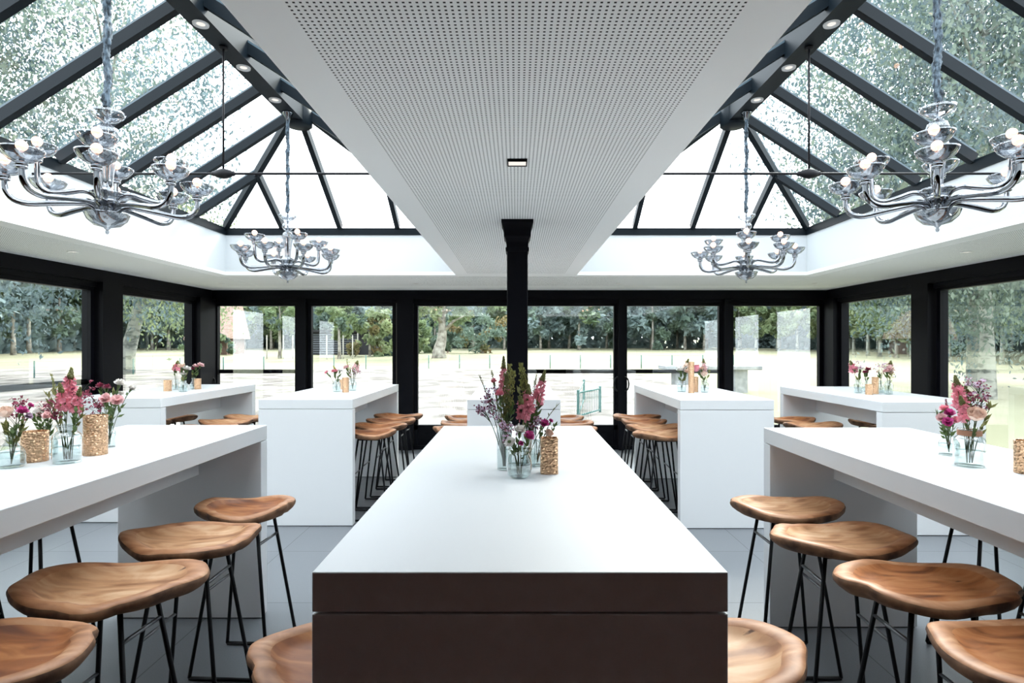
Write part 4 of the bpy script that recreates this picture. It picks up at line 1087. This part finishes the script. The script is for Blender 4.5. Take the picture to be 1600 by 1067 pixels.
shrub('green bush left of the oak trunk', -10.0, 55, 1.8, 1.8, M['leafmid'], M['leaflight'], 54)
for (px, Y, hgt, lab) in ((437, 44, 5.5, 'young staked tree seen through the rearmost left back window'), (530, 43, 5.6, 'young staked tree in front of the dark shed')):
    x = (px-806.5)*Y/F
    fo = crown_mesh(60+px, 2.4 if px > 500 else 1.7, 2.0, 1.9, 2200, .20, M['leafmid'], mat2=M['leafdark' if px > 500 else 'leafhaze'])
    tree('young_tree', lab, x, Y, fo, trunk_mesh(62, 4.5, .13, 0, M['bark'], branches=4, spread=1.0), 3.7)
    for k, dx in enumerate((-.75, .35, .95)):
        m = MB(); m.tube([(0,0,-.2),(0,0,1.75)], .045, 7)
        o = m.build('tree_stake', M['stake'], None, (x+dx, Y-.5+k*.3, gz(Y)))
        tag(o, 'pale wooden stake beside the %s, %s' % ('tree before the shed' if px > 500 else 'young tree at the left back window', ('left one','middle one','right one')[k]), 'stake', 'tree stakes')
# dark shed
t = thing('garden_shed', 'low dark slatted shed at the edge of the meadow', 'shed', (-15.9, 52, gz(52)))
m = MB(); m.box(-3.4,3.4,0,3,-.2,2.05); m.build('wall', M['shed'], t)
m = MB()
for k in range(9): m.box(-3.4,2.0,-.06,0,.15+k*.2,.24+k*.2)
m.build('slats', mat('weathered_slats', (.10,.11,.13), .8), t)
m = MB(); m.box(-3.7,3.6,-.4,3.3,2.05,2.2); m.build('roof', M['shed'], t)
for xx in (-2.6, 1.9):
    m = MB(); m.tube([(xx,-.25,-.2),(xx,-.25,2.05)], .06, 8); m.build('porch_post', M['stake'], t)
m = MB(); m.lathe([(.9,0),(.88,.2),(.6,.42),(.01,.5)], n=16)
o = m.build('covered_mound', M['tarp'], None, (-10.9, 50, gz(50))); o.scale = (1.2,.7,.9); tag(o, 'low dark green covered heap beside the shed', 'cover')
# tiled roof house beyond the first back window
t = thing('house', 'house with pinkish tiled roof behind trees at the left back window', 'house', (-27.3, 52, gz(52)), 0)
m = MB(); m.box(-1.6,1.6,0,3.4,-.3,1.6); m.build('wall', mat('brick_wall', (.16,.10,.08), .9), t)
m = MB(); m.add([(-1.9,-.6,1.45),(1.9,-.6,1.45),(1.9,1.7,5.8),(-1.9,1.7,5.8),(1.9,4.0,1.45),(-1.9,4.0,1.45),(-1.9,-.6,1.3),(1.9,-.6,1.3)], [(0,1,2,3),(3,2,4,5),(6,7,1,0),(0,3,5),(1,4,2)])
m.build('roof', vary(mat('tiled_roof', (.3,.2,.16), .9), (.26,.17,.14), (.40,.30,.26), 3, 3, stretch=(1,1,6)), t)
# stone table on the lawn
t = thing('stone_table', 'long pale stone table standing on the lawn beyond the right back windows', 'table', (6.1, 18.3, gz(18.3)))
m = MB(); m.box(-1.55,1.4,-.5,.5,.70,.82); m.build('tabletop', M['stone'], t, bevel=.03)
for xx in (-.9, .75):
    m = MB(); m.box(xx-.28,xx+.28,-.3,.3,-.1,.70); m.build('pedestal', M['stone'], t, bevel=.02)
# low wire fence round the meadow
t = thing('wire_fence', 'low green wire fence running across the meadow edge', 'fence', (0, 31, gz(31)))
line = [(-34,15),(-26,19),(-18.5,25),(-11,30),(-3,31),(5,31),(11.5,31)]
P = []
for i in range(len(line)-1):
    a = Vector(line[i]); b_ = Vector(line[i+1]); n = max(1, round((b_-a).length/1.72))
    for k in range(n): P.append(a.lerp(b_, k/n))
P.append(Vector(line[-1]))
for p in P:
    m = MB(); z0 = gz(p.y)-gz(31); m.tube([(p.x,p.y-31,z0-.1),(p.x,p.y-31,z0+.72)], .028, 6); m.build('fence_post', M['fence'], t)
m = MB()
for hz in (.2,.45,.68): m.tube([(p.x,p.y-31,gz(p.y)-gz(31)+hz) for p in P], .004, 4)
m.build('wire', M['fence'], t)
# green steel railing by the path
t = thing('steel_railing', 'short green steel railing outside the right hand door', 'fence', (1.6, 12.8, gz(12.8)))
A = Vector((1.29-1.6, -.6)); B = Vector((1.92-1.6, .6)); C = Vector((1.85-1.6, 3.2))
for p in (A, B, C):
    m = MB(); m.box(p.x-.025,p.x+.025,p.y-.025,p.y+.025,-.2,.62); m.build('post', M['fence'], t)
m = MB()
for z0 in (.08,.56):
    m.beam((A.x,A.y,z0),(B.x,B.y,z0),.03,.03); m.beam((A.x,A.y,z0),(C.x,C.y,z0),.02,.02)
m.build('rails', M['fence'], t)
m = MB()
for k in range(1,12):
    p = A.lerp(B,k/12); m.tube([(p.x,p.y,.08),(p.x,p.y,.56)], .007, 5)
m.build('bars', M['fence'], t)
